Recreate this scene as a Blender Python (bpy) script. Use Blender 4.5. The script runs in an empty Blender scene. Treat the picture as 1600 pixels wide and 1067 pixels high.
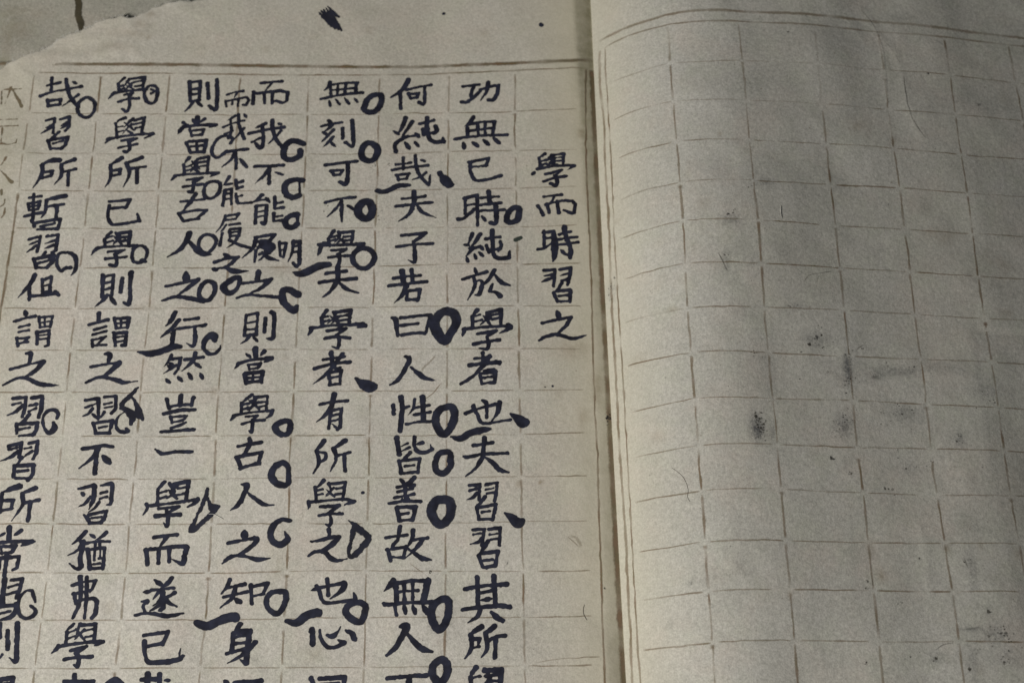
import bpy, math, random
import numpy as np
rng = np.random.default_rng(7)
random.seed(7)
S = bpy.context.scene

# ------------------------------------------------------------------ camera, world, lamps
TH = math.radians(25.66)          # camera tilt away from straight down
FPX = 2600.0                      # focal length in photo pixels (1600 wide)
DIST = 0.311                      # metres from lens to page centre
Z0 = 0.014                        # height of the open page above the table
H = DIST * math.cos(TH)
YC = -DIST * math.sin(TH)
cam = bpy.data.cameras.new('camera')
co = bpy.data.objects.new('camera', cam)
S.collection.objects.link(co)
co.location = (0, YC, Z0 + H)
co.rotation_euler = (TH, 0, 0)
cam.sensor_width = 36.0
cam.lens = FPX / 1600 * 36.0
cam.clip_start = 0.01
cam.clip_end = 20
cam.dof.use_dof = True
cam.dof.focus_distance = 0.296
cam.dof.aperture_fstop = 30
S.camera = co

w = bpy.data.worlds.new("World"); S.world = w
w.use_nodes = True
w.node_tree.nodes['Background'].inputs[0].default_value = (0.80, 0.90, 1.0, 1)
w.node_tree.nodes['Background'].inputs[1].default_value = 0.065

def area(name, loc, target, size, power, col):
    L = bpy.data.lights.new(name, 'AREA'); L.shape = 'DISK'; L.size = size
    L.energy = power; L.color = col
    o = bpy.data.objects.new(name, L); S.collection.objects.link(o)
    o.location = loc
    d = np.array(target) - np.array(loc)
    import mathutils
    o.rotation_euler = mathutils.Vector(d).to_track_quat('-Z', 'Y').to_euler()
    return o
area('reading_lamp', (-0.35, -0.20, Z0 + 0.25), (0.02, 0.04, Z0), 0.12, 2.35, (0.998, 0.992, 0.972))

S.view_settings.view_transform = 'Standard'
S.view_settings.look = 'None'
S.view_settings.exposure = 0.0
S.view_settings.gamma = 1.0
S.render.film_transparent = False
S.cycles.max_bounces = 5
S.cycles.transparent_max_bounces = 12

# ------------------------------------------------------------------ shapes of the two pages
PG = np.array([0.03443421, -0.02251298, 0.01784399])           # gutter line x(y)
CR = np.array([0.0553934, 0.0004908, 0.0005365, -0.1004067, 0.010665, -0.0016601,
               0.0695653, -0.0192518, 0.0052903, -0.0172858, 0.007865, -0.0027413])
TAB = rng.standard_normal((256, 256))

def vnoise(x, y, wl, seed):
    x = np.asarray(x) / wl + seed * 17.31; y = np.asarray(y) / wl + seed * 5.77
    xi = np.floor(x).astype(int); yi = np.floor(y).astype(int)
    fx = x - xi; fy = y - yi
    fx = fx * fx * fx * (fx * (fx * 6 - 15) + 10); fy = fy * fy * fy * (fy * (fy * 6 - 15) + 10)
    a = TAB[xi & 255, yi & 255]; b = TAB[(xi + 1) & 255, yi & 255]
    c = TAB[xi & 255, (yi + 1) & 255]; d = TAB[(xi + 1) & 255, (yi + 1) & 255]
    return (a * (1 - fx) + b * fx) * (1 - fy) + (c * (1 - fx) + d * fx) * fy

def sstep(a, b, x):
    t = np.clip((x - a) / (b - a), 0, 1)
    return t * t * (3 - 2 * t)

def gutter(y):
    return np.polyval(PG, np.clip(y, -0.075, 0.085)) + 0.0

def ray_xy(u, v, z):
    a = (np.asarray(u, float) - 800) / FPX; b = (533.5 - np.asarray(v, float)) / FPX
    dy = b * math.cos(TH) + math.sin(TH); dz = b * math.sin(TH) - math.cos(TH)
    t = (H - z) / (-dz)
    return t * a, YC + t * dy

def seg_dist(x, y, poly):
    """distance from points to a polyline (metres)"""
    x = np.asarray(x, float); y = np.asarray(y, float)
    d = np.full(x.shape, 1e9)
    for (ax, ay), (bx, by) in zip(poly[:-1], poly[1:]):
        ex, ey = bx - ax, by - ay
        t = np.clip(((x - ax) * ex + (y - ay) * ey) / (ex * ex + ey * ey + 1e-18), 0, 1)
        d = np.minimum(d, np.hypot(x - ax - t * ex, y - ay - t * ey))
    return d

def flat_pts(pts):
    return [tuple(float(q) for q in ray_xy(px, py, 0.0)) for px, py in pts]

DROP = np.array(flat_pts([(890, -20), (896, 0), (904, 130), (911, 250), (918, 340), (931, 560), (940, 800), (949, 1067)]))
LEFT_CREASES = [(flat_pts(p), a) for p, a in [
    ([(620, 652), (655, 632), (690, 600), (694, 585)], 0.035),
    ([(350, 1000), (400, 1040), (440, 1080)], 0.05),
    ([(235, 985), (275, 1005), (310, 1040)], 0.04),
    ([(840, 700), (890, 735), (915, 765)], 0.04),
    ([(830, 1020), (880, 1030), (935, 1026)], 0.06),
    ([(425, 870), (440, 900), (452, 960)], 0.04),
    ([(20, 100), (80, 150), (105, 180)], 0.05),
    ([(150, 82), (190, 66), (222, 44), (240, 22)], 0.14),
    ([(130, 62), (160, 48), (200, 36)], 0.10),
    ([(60, 88), (90, 84), (130, 90)], 0.08),
    ([(180, 78), (205, 70), (215, 84)], 0.10),
    ([(90, 96), (150, 60), (205, 40)], 0.05)]]

def h_left(x, y):
    x = np.asarray(x, float); y = np.asarray(y, float)
    z = ((np.clip(x, -0.11, 0.025) + 0.033) / 0.05) ** 2 * (0.0006 + 0.0009 * sstep(-0.02, 0.075, y))
    z = z + 0.0026 * sstep(-0.040, 0.050, x) - 0.0024
    z = z + 0.00022 * vnoise(x, y, 0.030, 1) + 0.000125 * vnoise(x, y, 0.011, 2) + 0.000034 * vnoise(x, y, 0.0042, 3)
    for poly, a in LEFT_CREASES:
        z = z + a * 1e-3 * np.exp(-(seg_dist(x, y, poly) / 0.0008) ** 2)
    # the leaf bends down into the gutter, meeting the right leaf just under its edge
    xd = np.interp(y, DROP[::-1, 1], DROP[::-1, 0])
    g = gutter(y)
    q = np.clip((x - xd) / np.maximum(g - xd, 1e-4), 0, 1)
    zg = -0.00022
    q = q ** 1.1
    z = z * (1 - q) + zg * q
    return z

RIGHT_CREASES = []
SMAX = 0.066
def h_right_base(x, y):
    x = np.asarray(x, float); y = np.asarray(y, float)
    s = x - gutter(y)
    yc = np.clip(y, -0.064, 0.076)
    smax = np.where(yc > 0, 0.072, SMAX)
    sc = np.clip(s, 0, smax)
    yy = yc / 0.06
    def ev(sc):
        q = sc / 0.05; r = 0
        k = 0
        for i in range(1, 5):
            for j in range(3):
                r = r + CR[k] * q ** i * yy ** j; k += 1
        return r
    z = ev(sc)
    return z - 0.16 * np.maximum(s - smax, 0) + 0.9 * np.minimum(s, 0)

def h_right(x, y):
    z = h_right_base(x, y)
    s = np.asarray(x, float) - gutter(np.asarray(y, float))
    k = sstep(0.0, 0.008, s)
    z = z + k * (0.00016 * vnoise(x, y, 0.024, 4) + 0.00012 * vnoise(x, y, 0.011, 5) + 0.000034 * vnoise(x, y, 0.004, 6))
    z = z + k * 0.00017 * vnoise(x, y * 0.35 + 0.3 * x, 0.011, 8)
    for poly, a in RIGHT_CREASES:
        z = z + a * 1e-3 * np.exp(-(seg_dist(x, y, poly) / 0.0009) ** 2)
    return z

def onto(hf, u, v, it=8):
    u = np.asarray(u, float); v = np.asarray(v, float)
    z = np.zeros_like(u)
    for _ in range(it):
        x, y = ray_xy(u, v, z)
        z = 0.4 * z + 0.6 * hf(x, y)
    return x, y

def rpts(pts):
    p = np.array(pts, float); x, y = onto(h_right_base, p[:, 0], p[:, 1], 16)
    return list(zip(x.tolist(), y.tolist()))
RIGHT_CREASES += [(rpts(p), a) for p, a in [
    ([(1345, 15), (1365, 40), (1378, 70), (1384, 110), (1388, 160)], 0.05),
    ([(1378, 60), (1395, 80), (1408, 105)], 0.08),
    ([(1412, 118), (1418, 160), (1428, 190), (1445, 215)], 0.04),
    ([(1330, 40), (1345, 60)], 0.06),
    ([(1350, 605), (1400, 590), (1440, 580), (1520, 590)], 0.10),
    ([(1360, 640), (1420, 610), (1480, 620)], 0.06),
    ([(1010, 660), (1040, 662), (1075, 670)], 0.08),
    ([(1005, 455), (1045, 440), (1080, 445)], 0.07),
    ([(1100, 470), (1160, 500), (1200, 505)], 0.05),
    ([(1240, 620), (1290, 610), (1310, 600)], 0.06),
    ([(1440, 830), (1450, 880), (1452, 920)], 0.07),
    ([(1230, 950), (1260, 990), (1290, 1040)], 0.05),
    ([(1050, 830), (1120, 860), (1165, 900)], 0.05)]]

# ------------------------------------------------------------------ small helpers
def link(o, parent=None):
    S.collection.objects.link(o)
    if parent is not None:
        o.parent = parent
    return o

def mesh_obj(name, verts, faces, mat, parent=None, smooth=True, attrs=None):
    me = bpy.data.meshes.new(name)
    me.from_pydata([tuple(map(float, v)) for v in verts], [], faces)
    for k, arr in (attrs or {}).items():
        a = me.attributes.new(k, 'FLOAT', 'POINT')
        a.data.foreach_set('value', np.asarray(arr, np.float32))
    if smooth:
        me.polygons.foreach_set('use_smooth', [True] * len(me.polygons))
    me.materials.append(mat)
    me.update()
    return link(bpy.data.objects.new(name, me), parent)

def grid_faces(nu, nv, off=0, flip=False):
    f = []
    for i in range(nu - 1):
        for j in range(nv - 1):
            a = off + i * nv + j
            q = (a, a + nv, a + nv + 1, a + 1)
            f.append(q[::-1] if flip else q)
    return f

class NT:
    """tiny wrapper for writing node trees"""
    def __init__(s, name):
        s.m = bpy.data.materials.new(name); s.m.use_nodes = True
        s.t = s.m.node_tree; s.t.nodes.clear()
    def n(s, typ, **kw):
        nd = s.t.nodes.new(typ)
        for k, v in kw.items():
            if k.startswith('_'):
                setattr(nd, k[1:], v)
            else:
                key = int(k[1:]) if k[0] == 'i' and k[1:].isdigit() else k
                if hasattr(v, 'is_output'):
                    s.t.links.new(v, nd.inputs[key])
                else:
                    nd.inputs[key].default_value = v
        return nd
    def attr(s, name):
        return s.n('ShaderNodeAttribute', _attribute_name=name).outputs['Fac']
    def noise(s, vec, scale, detail=2.0, rough=0.5, dist=0.0):
        return s.n('ShaderNodeTexNoise', Vector=vec, Scale=scale, Detail=detail, Roughness=rough, Distortion=dist).outputs['Fac']
    def math(s, op, a, b=0.0, clamp=False):
        return s.n('ShaderNodeMath', _operation=op, _use_clamp=clamp, i0=a, i1=b).outputs[0]
    def maprange(s, v, a, b, c, d, smooth=False):
        nd = s.n('ShaderNodeMapRange', Value=v)
        nd.inputs['From Min'].default_value = a; nd.inputs['From Max'].default_value = b
        nd.inputs['To Min'].default_value = c; nd.inputs['To Max'].default_value = d
        if smooth: nd.interpolation_type = 'SMOOTHSTEP'
        return nd.outputs[0]
    def mix(s, f, a, b, blend='MIX'):
        nd = s.n('ShaderNodeMix', _data_type='RGBA', _blend_type=blend)
        for sock, v in ((nd.inputs[0], f), (nd.inputs[6], a), (nd.inputs[7], b)):
            if hasattr(v, 'is_output'):
                s.t.links.new(v, sock)
            else:
                sock.default_value = v
        return nd.outputs[2]
    def out(s, sh):
        o = s.n('ShaderNodeOutputMaterial'); s.t.links.new(sh, o.inputs['Surface'])
        return s.m

def paper_material(name, base, grey=0.0):
    t = NT(name)
    p = t.n('ShaderNodeTexCoord').outputs['Object']
    col = base
    big = t.noise(p, 42, 3, 0.55)
    col = t.mix(t.maprange(big, 0.35, 0.66, 0.0, 0.85), col, tuple(c * k for c, k in zip(base, (0.90, 0.885, 0.86))) + (1,))
    mid = t.noise(t.n('ShaderNodeMapping', Vector=p, Location=(3.1, 1.7, 0)).outputs[0], 190, 6, 0.68)
    col = t.mix(t.maprange(mid, 0.42, 0.66, 0.0, 0.75), col, tuple(c * k for c, k in zip(base, (0.89, 0.90, 0.87))) + (1,))
    pink = t.noise(t.n('ShaderNodeMapping', Vector=p, Location=(9.3, 4.7, 0)).outputs[0], 110, 5, 0.62)
    col = t.mix(t.maprange(pink, 0.48, 0.70, 0.0, 0.55), col, tuple(c * k for c, k in zip(base, (1.02, 0.945, 0.91))) + (1,))
    grn = t.noise(t.n('ShaderNodeMapping', Vector=p, Location=(-5.3, 2.2, 0)).outputs[0], 140, 5, 0.62)
    col = t.mix(t.maprange(grn, 0.48, 0.70, 0.0, 0.5), col, tuple(c * k for c, k in zip(base, (0.93, 0.97, 0.88))) + (1,))
    # pale fibres pressed into the sheet: two stretched noises at different angles
    for ang, loc in ((0.5, 0.0), (-0.9, 4.0), (2.0, 8.0)):
        mp = t.n('ShaderNodeMapping', Vector=p, Rotation=(0, 0, ang), Scale=(1.0, 0.16, 1.0), Location=(loc, loc, 0)).outputs[0]
        fb = t.noise(mp, 1500, 2, 0.5, 1.6)
        col = t.mix(t.maprange(fb, 0.58, 0.78, 0.0, 0.36), col, tuple(min(1, c * 1.16) for c in base[:3]) + (1,))
    gr = t.noise(p, 3600, 2, 0.7)
    gr2 = t.noise(t.n('ShaderNodeMapping', Vector=p, Location=(1.3, 7.7, 0)).outputs[0], 1500, 2, 0.6)
    f = t.math('ADD', t.maprange(gr, 0.25, 0.75, -0.22, 0.22), t.maprange(gr2, 0.25, 0.75, -0.14, 0.14))
    f = t.math('ADD', f, 1.0)
    comb = t.n('ShaderNodeCombineColor', Red=f, Green=f, Blue=f).outputs[0]
    col = t.mix(1.0, col, comb, 'MULTIPLY')
    cream = t.math('MULTIPLY', t.attr('cream'), 0.8, True)
    col = t.mix(cream, col, (base[0] * 1.04, base[1] * 1.0, base[2] * 0.84, 1))
    # stains with their own shapes and the olive gutter strip, kept on the mesh
    brk = t.maprange(t.noise(p, 420, 4, 0.65), 0.35, 0.65, 0.35, 1.0)
    brown = t.math('MULTIPLY', t.math('MULTIPLY', t.attr('brown'), 1.3), brk, True)
    col = t.mix(brown, col, (0.20, 0.135, 0.065, 1))
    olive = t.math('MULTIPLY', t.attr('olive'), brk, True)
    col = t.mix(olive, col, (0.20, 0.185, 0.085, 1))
    brk2 = t.maprange(t.math('ADD', t.noise(p, 1500, 6, 0.85), t.math('MULTIPLY', t.attr('soot'), 0.16)), 0.46, 0.68, 0.0, 1.0)
    soot = t.math('MULTIPLY', t.attr('soot'), brk2, True)
    col = t.mix(soot, col, (0.07, 0.069, 0.070, 1))
    haze = t.math('MULTIPLY', t.attr('soot'), 0.20, True)
    col = t.mix(haze, col, (0.225, 0.222, 0.213, 1))
    col = t.mix(t.math('MULTIPLY', t.attr('rim'), 0.6, True), col, (0.62, 0.58, 0.50, 1))
    # tiny dark specks of bran in the paper
    vo = t.n('ShaderNodeTexVoronoi', Vector=p, Scale=330.0)
    sp = t.maprange(vo.outputs['Distance'], 0.03, 0.075, 0.55, 0.0)
    keep = t.maprange(t.n('ShaderNodeSeparateColor', Color=vo.outputs['Color']).outputs[0], 0.86, 0.90, 0.0, 1.0)
    col = t.mix(t.math('MULTIPLY', sp, keep, True), col, (0.16, 0.12, 0.075, 1))
    bmp = t.math('ADD', t.math('MULTIPLY', t.noise(p, 900, 4, 0.6), 1.0), t.math('MULTIPLY', gr, 0.25))
    bn = t.n('ShaderNodeBump', Strength=0.5, Distance=0.00013, Height=bmp)
    b = t.n('ShaderNodeBsdfPrincipled', Roughness=0.92, Normal=bn.outputs[0])
    b.inputs['Specular IOR Level'].default_value = 0.12
    t.t.links.new(col, b.inputs['Base Color'])
    return t.out(b.outputs[0])

def mark_material(name, colour, colour2, lo, hi, amp, scale, rough=0.7):
    """ink, print or dirt lying on the paper; the attribute 'cover' fades its edges"""
    t = NT(name)
    p = t.n('ShaderNodeTexCoord').outputs['Object']
    n = t.noise(p, scale, 4, 0.7)
    n2 = t.noise(p, scale * 0.22, 2, 0.5)
    c = t.math('ADD', t.attr('cover'), t.math('MULTIPLY', t.math('SUBTRACT', n, 0.5), amp))
    a = t.maprange(c, lo, hi, 0.0, 1.0, True)
    dens = t.maprange(t.noise(t.n('ShaderNodeMapping', Vector=p, Location=(2.2, 5.1, 0)).outputs[0], 520, 3, 0.6), 0.34, 0.56, 0.88, 1.0)
    a = t.math('MULTIPLY', t.math('MULTIPLY', a, dens), t.attr('strength'), True)
    col = t.mix(t.maprange(n2, 0.35, 0.65, 0, 1), colour, colour2)
    b = t.n('ShaderNodeBsdfPrincipled', Roughness=rough, Alpha=a)
    b.inputs['Specular IOR Level'].default_value = 0.22
    t.t.links.new(col, b.inputs['Base Color'])
    return t.out(b.outputs[0])

def plain_material(name, c1, c2, scale, rough=0.8, stretch=(1, 1, 1)):
    t = NT(name)
    p = t.n('ShaderNodeMapping', Vector=t.n('ShaderNodeTexCoord').outputs['Object'], Scale=stretch).outputs[0]
    n = t.noise(p, scale, 5, 0.6)
    col = t.mix(t.maprange(n, 0.3, 0.7, 0, 1), c1, c2)
    bn = t.n('ShaderNodeBump', Strength=0.3, Distance=0.0003, Height=n)
    b = t.n('ShaderNodeBsdfPrincipled', Roughness=rough, Normal=bn.outputs[0])
    t.t.links.new(col, b.inputs['Base Color'])
    return t.out(b.outputs[0])

PAPER = paper_material('old_paper', (0.55, 0.511, 0.446, 1))
PAPER_R = paper_material('old_paper_right', (0.52, 0.492, 0.432, 1))
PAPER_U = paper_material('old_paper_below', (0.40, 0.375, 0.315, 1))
EDGE = plain_material('page_edges', (0.42, 0.36, 0.27, 1), (0.27, 0.22, 0.15, 1), 900, 0.9, (0.05, 0.05, 4))
COVER = plain_material('indigo_cover', (0.05, 0.06, 0.09, 1), (0.09, 0.10, 0.13, 1), 300)
WOOD = plain_material('dark_wood', (0.10, 0.06, 0.035, 1), (0.06, 0.035, 0.02, 1), 30, 0.5, (0.15, 1, 1))
INK = mark_material('blue_black_ink', (0.026, 0.028, 0.047, 1), (0.012, 0.012, 0.021, 1), -0.035, 0.05, 0.07, 2400, 0.62)
DRYINK = mark_material('dry_brush_ink', (0.024, 0.025, 0.040, 1), (0.016, 0.016, 0.024, 1), 0.0, 0.07, 0.42, 1500, 0.7)
GREENINK = mark_material('greenish_ink', (0.05, 0.065, 0.05, 1), (0.03, 0.04, 0.035, 1), -0.03, 0.06, 0.10, 2000, 0.7)
BROWNINK = mark_material('brown_ink', (0.085, 0.068, 0.034, 1), (0.05, 0.042, 0.024, 1), -0.02, 0.22, 0.25, 1200, 0.8)
PRINT = mark_material('brown_print', (0.25, 0.16, 0.098, 1), (0.215, 0.165, 0.09, 1), 0.05, 1.0, 0.95, 2400, 0.85)
BOLDPRINT = mark_material('bold_brown_print', (0.19, 0.115, 0.06, 1), (0.15, 0.115, 0.055, 1), 0.05, 1.0, 0.95, 2400, 0.85)
FRAY = plain_material('torn_fibre', (0.55, 0.52, 0.46, 1), (0.48, 0.45, 0.39, 1), 600)
GHOST = mark_material('faint_brown_print', (0.20, 0.13, 0.075, 1), (0.17, 0.14, 0.08, 1), -0.05, 0.16, 0.25, 900, 0.85)
DIRT_AND_SHADE = mark_material('soot_specks', (0.035, 0.034, 0.035, 1), (0.07, 0.06, 0.045, 1), 0.1, 0.8, 0.5, 1800, 0.9)  # soot and dust, also used for the painted crease shading

# ------------------------------------------------------------------ measured ruling and writing (photo pixels, laid onto the curved pages)
ROWS_LEFT = """0,100 30,100 200,100.5 400,103 560,105.5 700,103 800,99.5 900,95 925,95
0,114.5 20,114.5 200,114.5 400,117 500,118 700,115 800,111 915,108
50,177 200,178 450,179 560,179.5 650,177 780,176 850,172 915,171
50,239 250,241 450,241.5 600,241 700,237 850,235 915,234
50,298 250,299 350,299 500,298 650,297 850,293 910,291
50,357 250,357.5 500,357 650,356 850,354 910,351
30,418 200,418.5 400,418 500,417 700,413 910,411
50,482 250,482 400,481 500,480 700,478 915,478
0,547 250,547 450,546 650,545 800,545 920,545
0,613 250,613 500,611 650,611 800,610 910,609
0,682 250,682 500,680 700,680 850,678 920,675
0,748 300,748 500,746 750,745 820,744 920,743
0,818 350,818 500,818 700,817 850,814 920,814
0,894 250,895 350,895 500,891 700,892 850,892 925,891
0,968 350,968 500,965 700,964 850,964 925,962
0,1043 350,1043 500,1042 700,1041 850,1040 925,1039"""
VERT_LEFT = """805,115 804,170 806,300 808,400 810,500 811,545 812,630 814,700 815,800 818,900 819,1000 820,1060
702,120 700.7,160 699,330 699,470 698,600 697.5,780 697,850 695,1000 694,1060
593,120 592.5,150 591,220 585,400 582,500 579,600 577,690 575,780 572.5,880 571,920 569,1020
482,120 481,150 479.5,210 473,330 467.5,430 464,500 460,600 454,680 452,780 449,880 441,1010 440,1050
376,118 375,130 369.5,220 364,300 356,420 352,470 349,510 345,570 339,640 336,720 334,760 327.5,860 324,940 318,1000 311,1060
265,118 262,150 257,200 247.5,300 244,350 240,400 234,470 229,520 221,590 217,650 211,730 206,780 199,850 194,930 185.5,1000 178,1060
158,118 155,150 149,200 135,330 127.5,400 120,460 115,500 105,600 99,670 93,720 85,800 78,860 69,940 60,1000 52,1060
54,115 49,150 40,210 24,340 10,430 4,470 -15,600 -35,750 -55,900 -75,1060"""
ROWS_RIGHT = """935,66 960,52 985,41 1010,33 1040,24 1060,20 1115,16 1160,17 1200,19 1260,24 1350,33 1420,40 1500,48 1600,58
945,75 970,61 1000,50 1042,39 1075,35 1117,32.5 1420,55 1500,61 1600,71
957,129 1000,113 1035,101 1095,94 1320,105 1450,114 1490,118 1550,124 1600,130
960,188 1000,171 1050,158 1065,157 1100,155 1160,155 1250,160 1350,168 1480,179 1520,182 1590,188
962,250 1000,235 1050,222 1070,219 1160,217 1240,221 1310,225 1380,231 1515,244 1600,248
969,313 1000,300 1060,286 1075,284 1165,282 1210,284 1295,288 1400,294 1520,304 1600,308
974,372 1010,360 1060,347 1080,345 1165,344 1200,346 1300,352 1410,358 1510,366 1600,371
978,436 1020,423 1065,413 1090,411 1170,411 1210,413 1310,418 1420,425 1520,433 1600,437
985,501 1030,490 1070,482 1180,479 1215,480 1320,485 1430,491 1540,499 1600,502
980,572 1030,560 1070,552 1095,549 1190,549 1240,552 1340,557 1440,562 1545,567 1600,570
987,645 1030,634 1075,624 1100,621 1190,621 1230,622 1300,624 1370,627 1450,632 1550,637 1600,639
989,716 1030,706 1080,697 1110,694 1200,693 1230,694 1310,698 1400,699 1480,701 1600,706
995,784 1050,773 1090,767 1110,765 1200,763 1300,768 1370,770 1480,773 1600,775
1005,861 1050,854 1090,847 1120,845 1200,844 1250,845 1330,847 1460,848 1590,850
1007,937 1050,930 1090,926 1120,923 1200,921 1300,922 1400,923 1500,924 1600,925
1008,1015 1050,1010 1095,1005 1130,1002 1200,1000 1300,1001 1400,1003 1500,1001 1600,1004"""
VERT_RIGHT = """1043,45 1050,130 1055,190 1061,270 1066,330 1071,420 1075,500 1079,540 1087,640 1093,720 1098,790 1101,840 1106,910 1110,960 1115,1040
1154,40 1162,110 1170,200 1177,280 1185,350 1190,420 1197,510 1200,540 1205,590 1212,670 1217,720 1222,790 1226,830 1230,880 1235,930 1241,1000 1246,1060
1274,60 1280,130 1290,215 1297,280 1303,330 1312,410 1316,460 1321,510 1330,580 1335,660 1340,710 1348,760 1350,790 1357,850 1363,910 1367,950 1373,1000 1378,1060
1370,45 1380,100 1388,170 1398,250 1405,290 1412,350 1420,410 1428,480 1435,530 1442,590 1452,680 1460,740 1467,790 1475,840 1483,890 1489,930 1497,990 1506,1060
1475,65 1485,120 1495,200 1506,270 1515,330 1523,400 1530,450 1540,510 1545,545 1557,620 1567,690 1577,760 1585,810 1592,850 1600,890
1577,75 1590,140 1598,180 1612,270 1640,450 1680,700"""
INNER_LEFT = """915,108 915,200 916,267 919,330 922,400 924,450 926,534 928,600 930,650 932,680 935,770 937,830 939,890 941,960 944,1030 945,1060"""
OUTER_LEFT = """925,100 932,300 940,420 946,534 952,700 960,850 968,1030"""
OUTER_RIGHT = """937,85 937,130 941,165 944,200 946,267 947,280 951,350 954,420 956,480 959,530 961,560 964,620 967,690 972,760 975,800 977,830 981,920 985,990 987,1050"""
INNER_RIGHT = """945,75 946,110 950,170 954,230 956,280 960,370 964,440 967,490 970,540 974,600 976,650 979,690 981,730 984,780 986,830 990,900 994,970 997,1020 1000,1060"""
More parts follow.
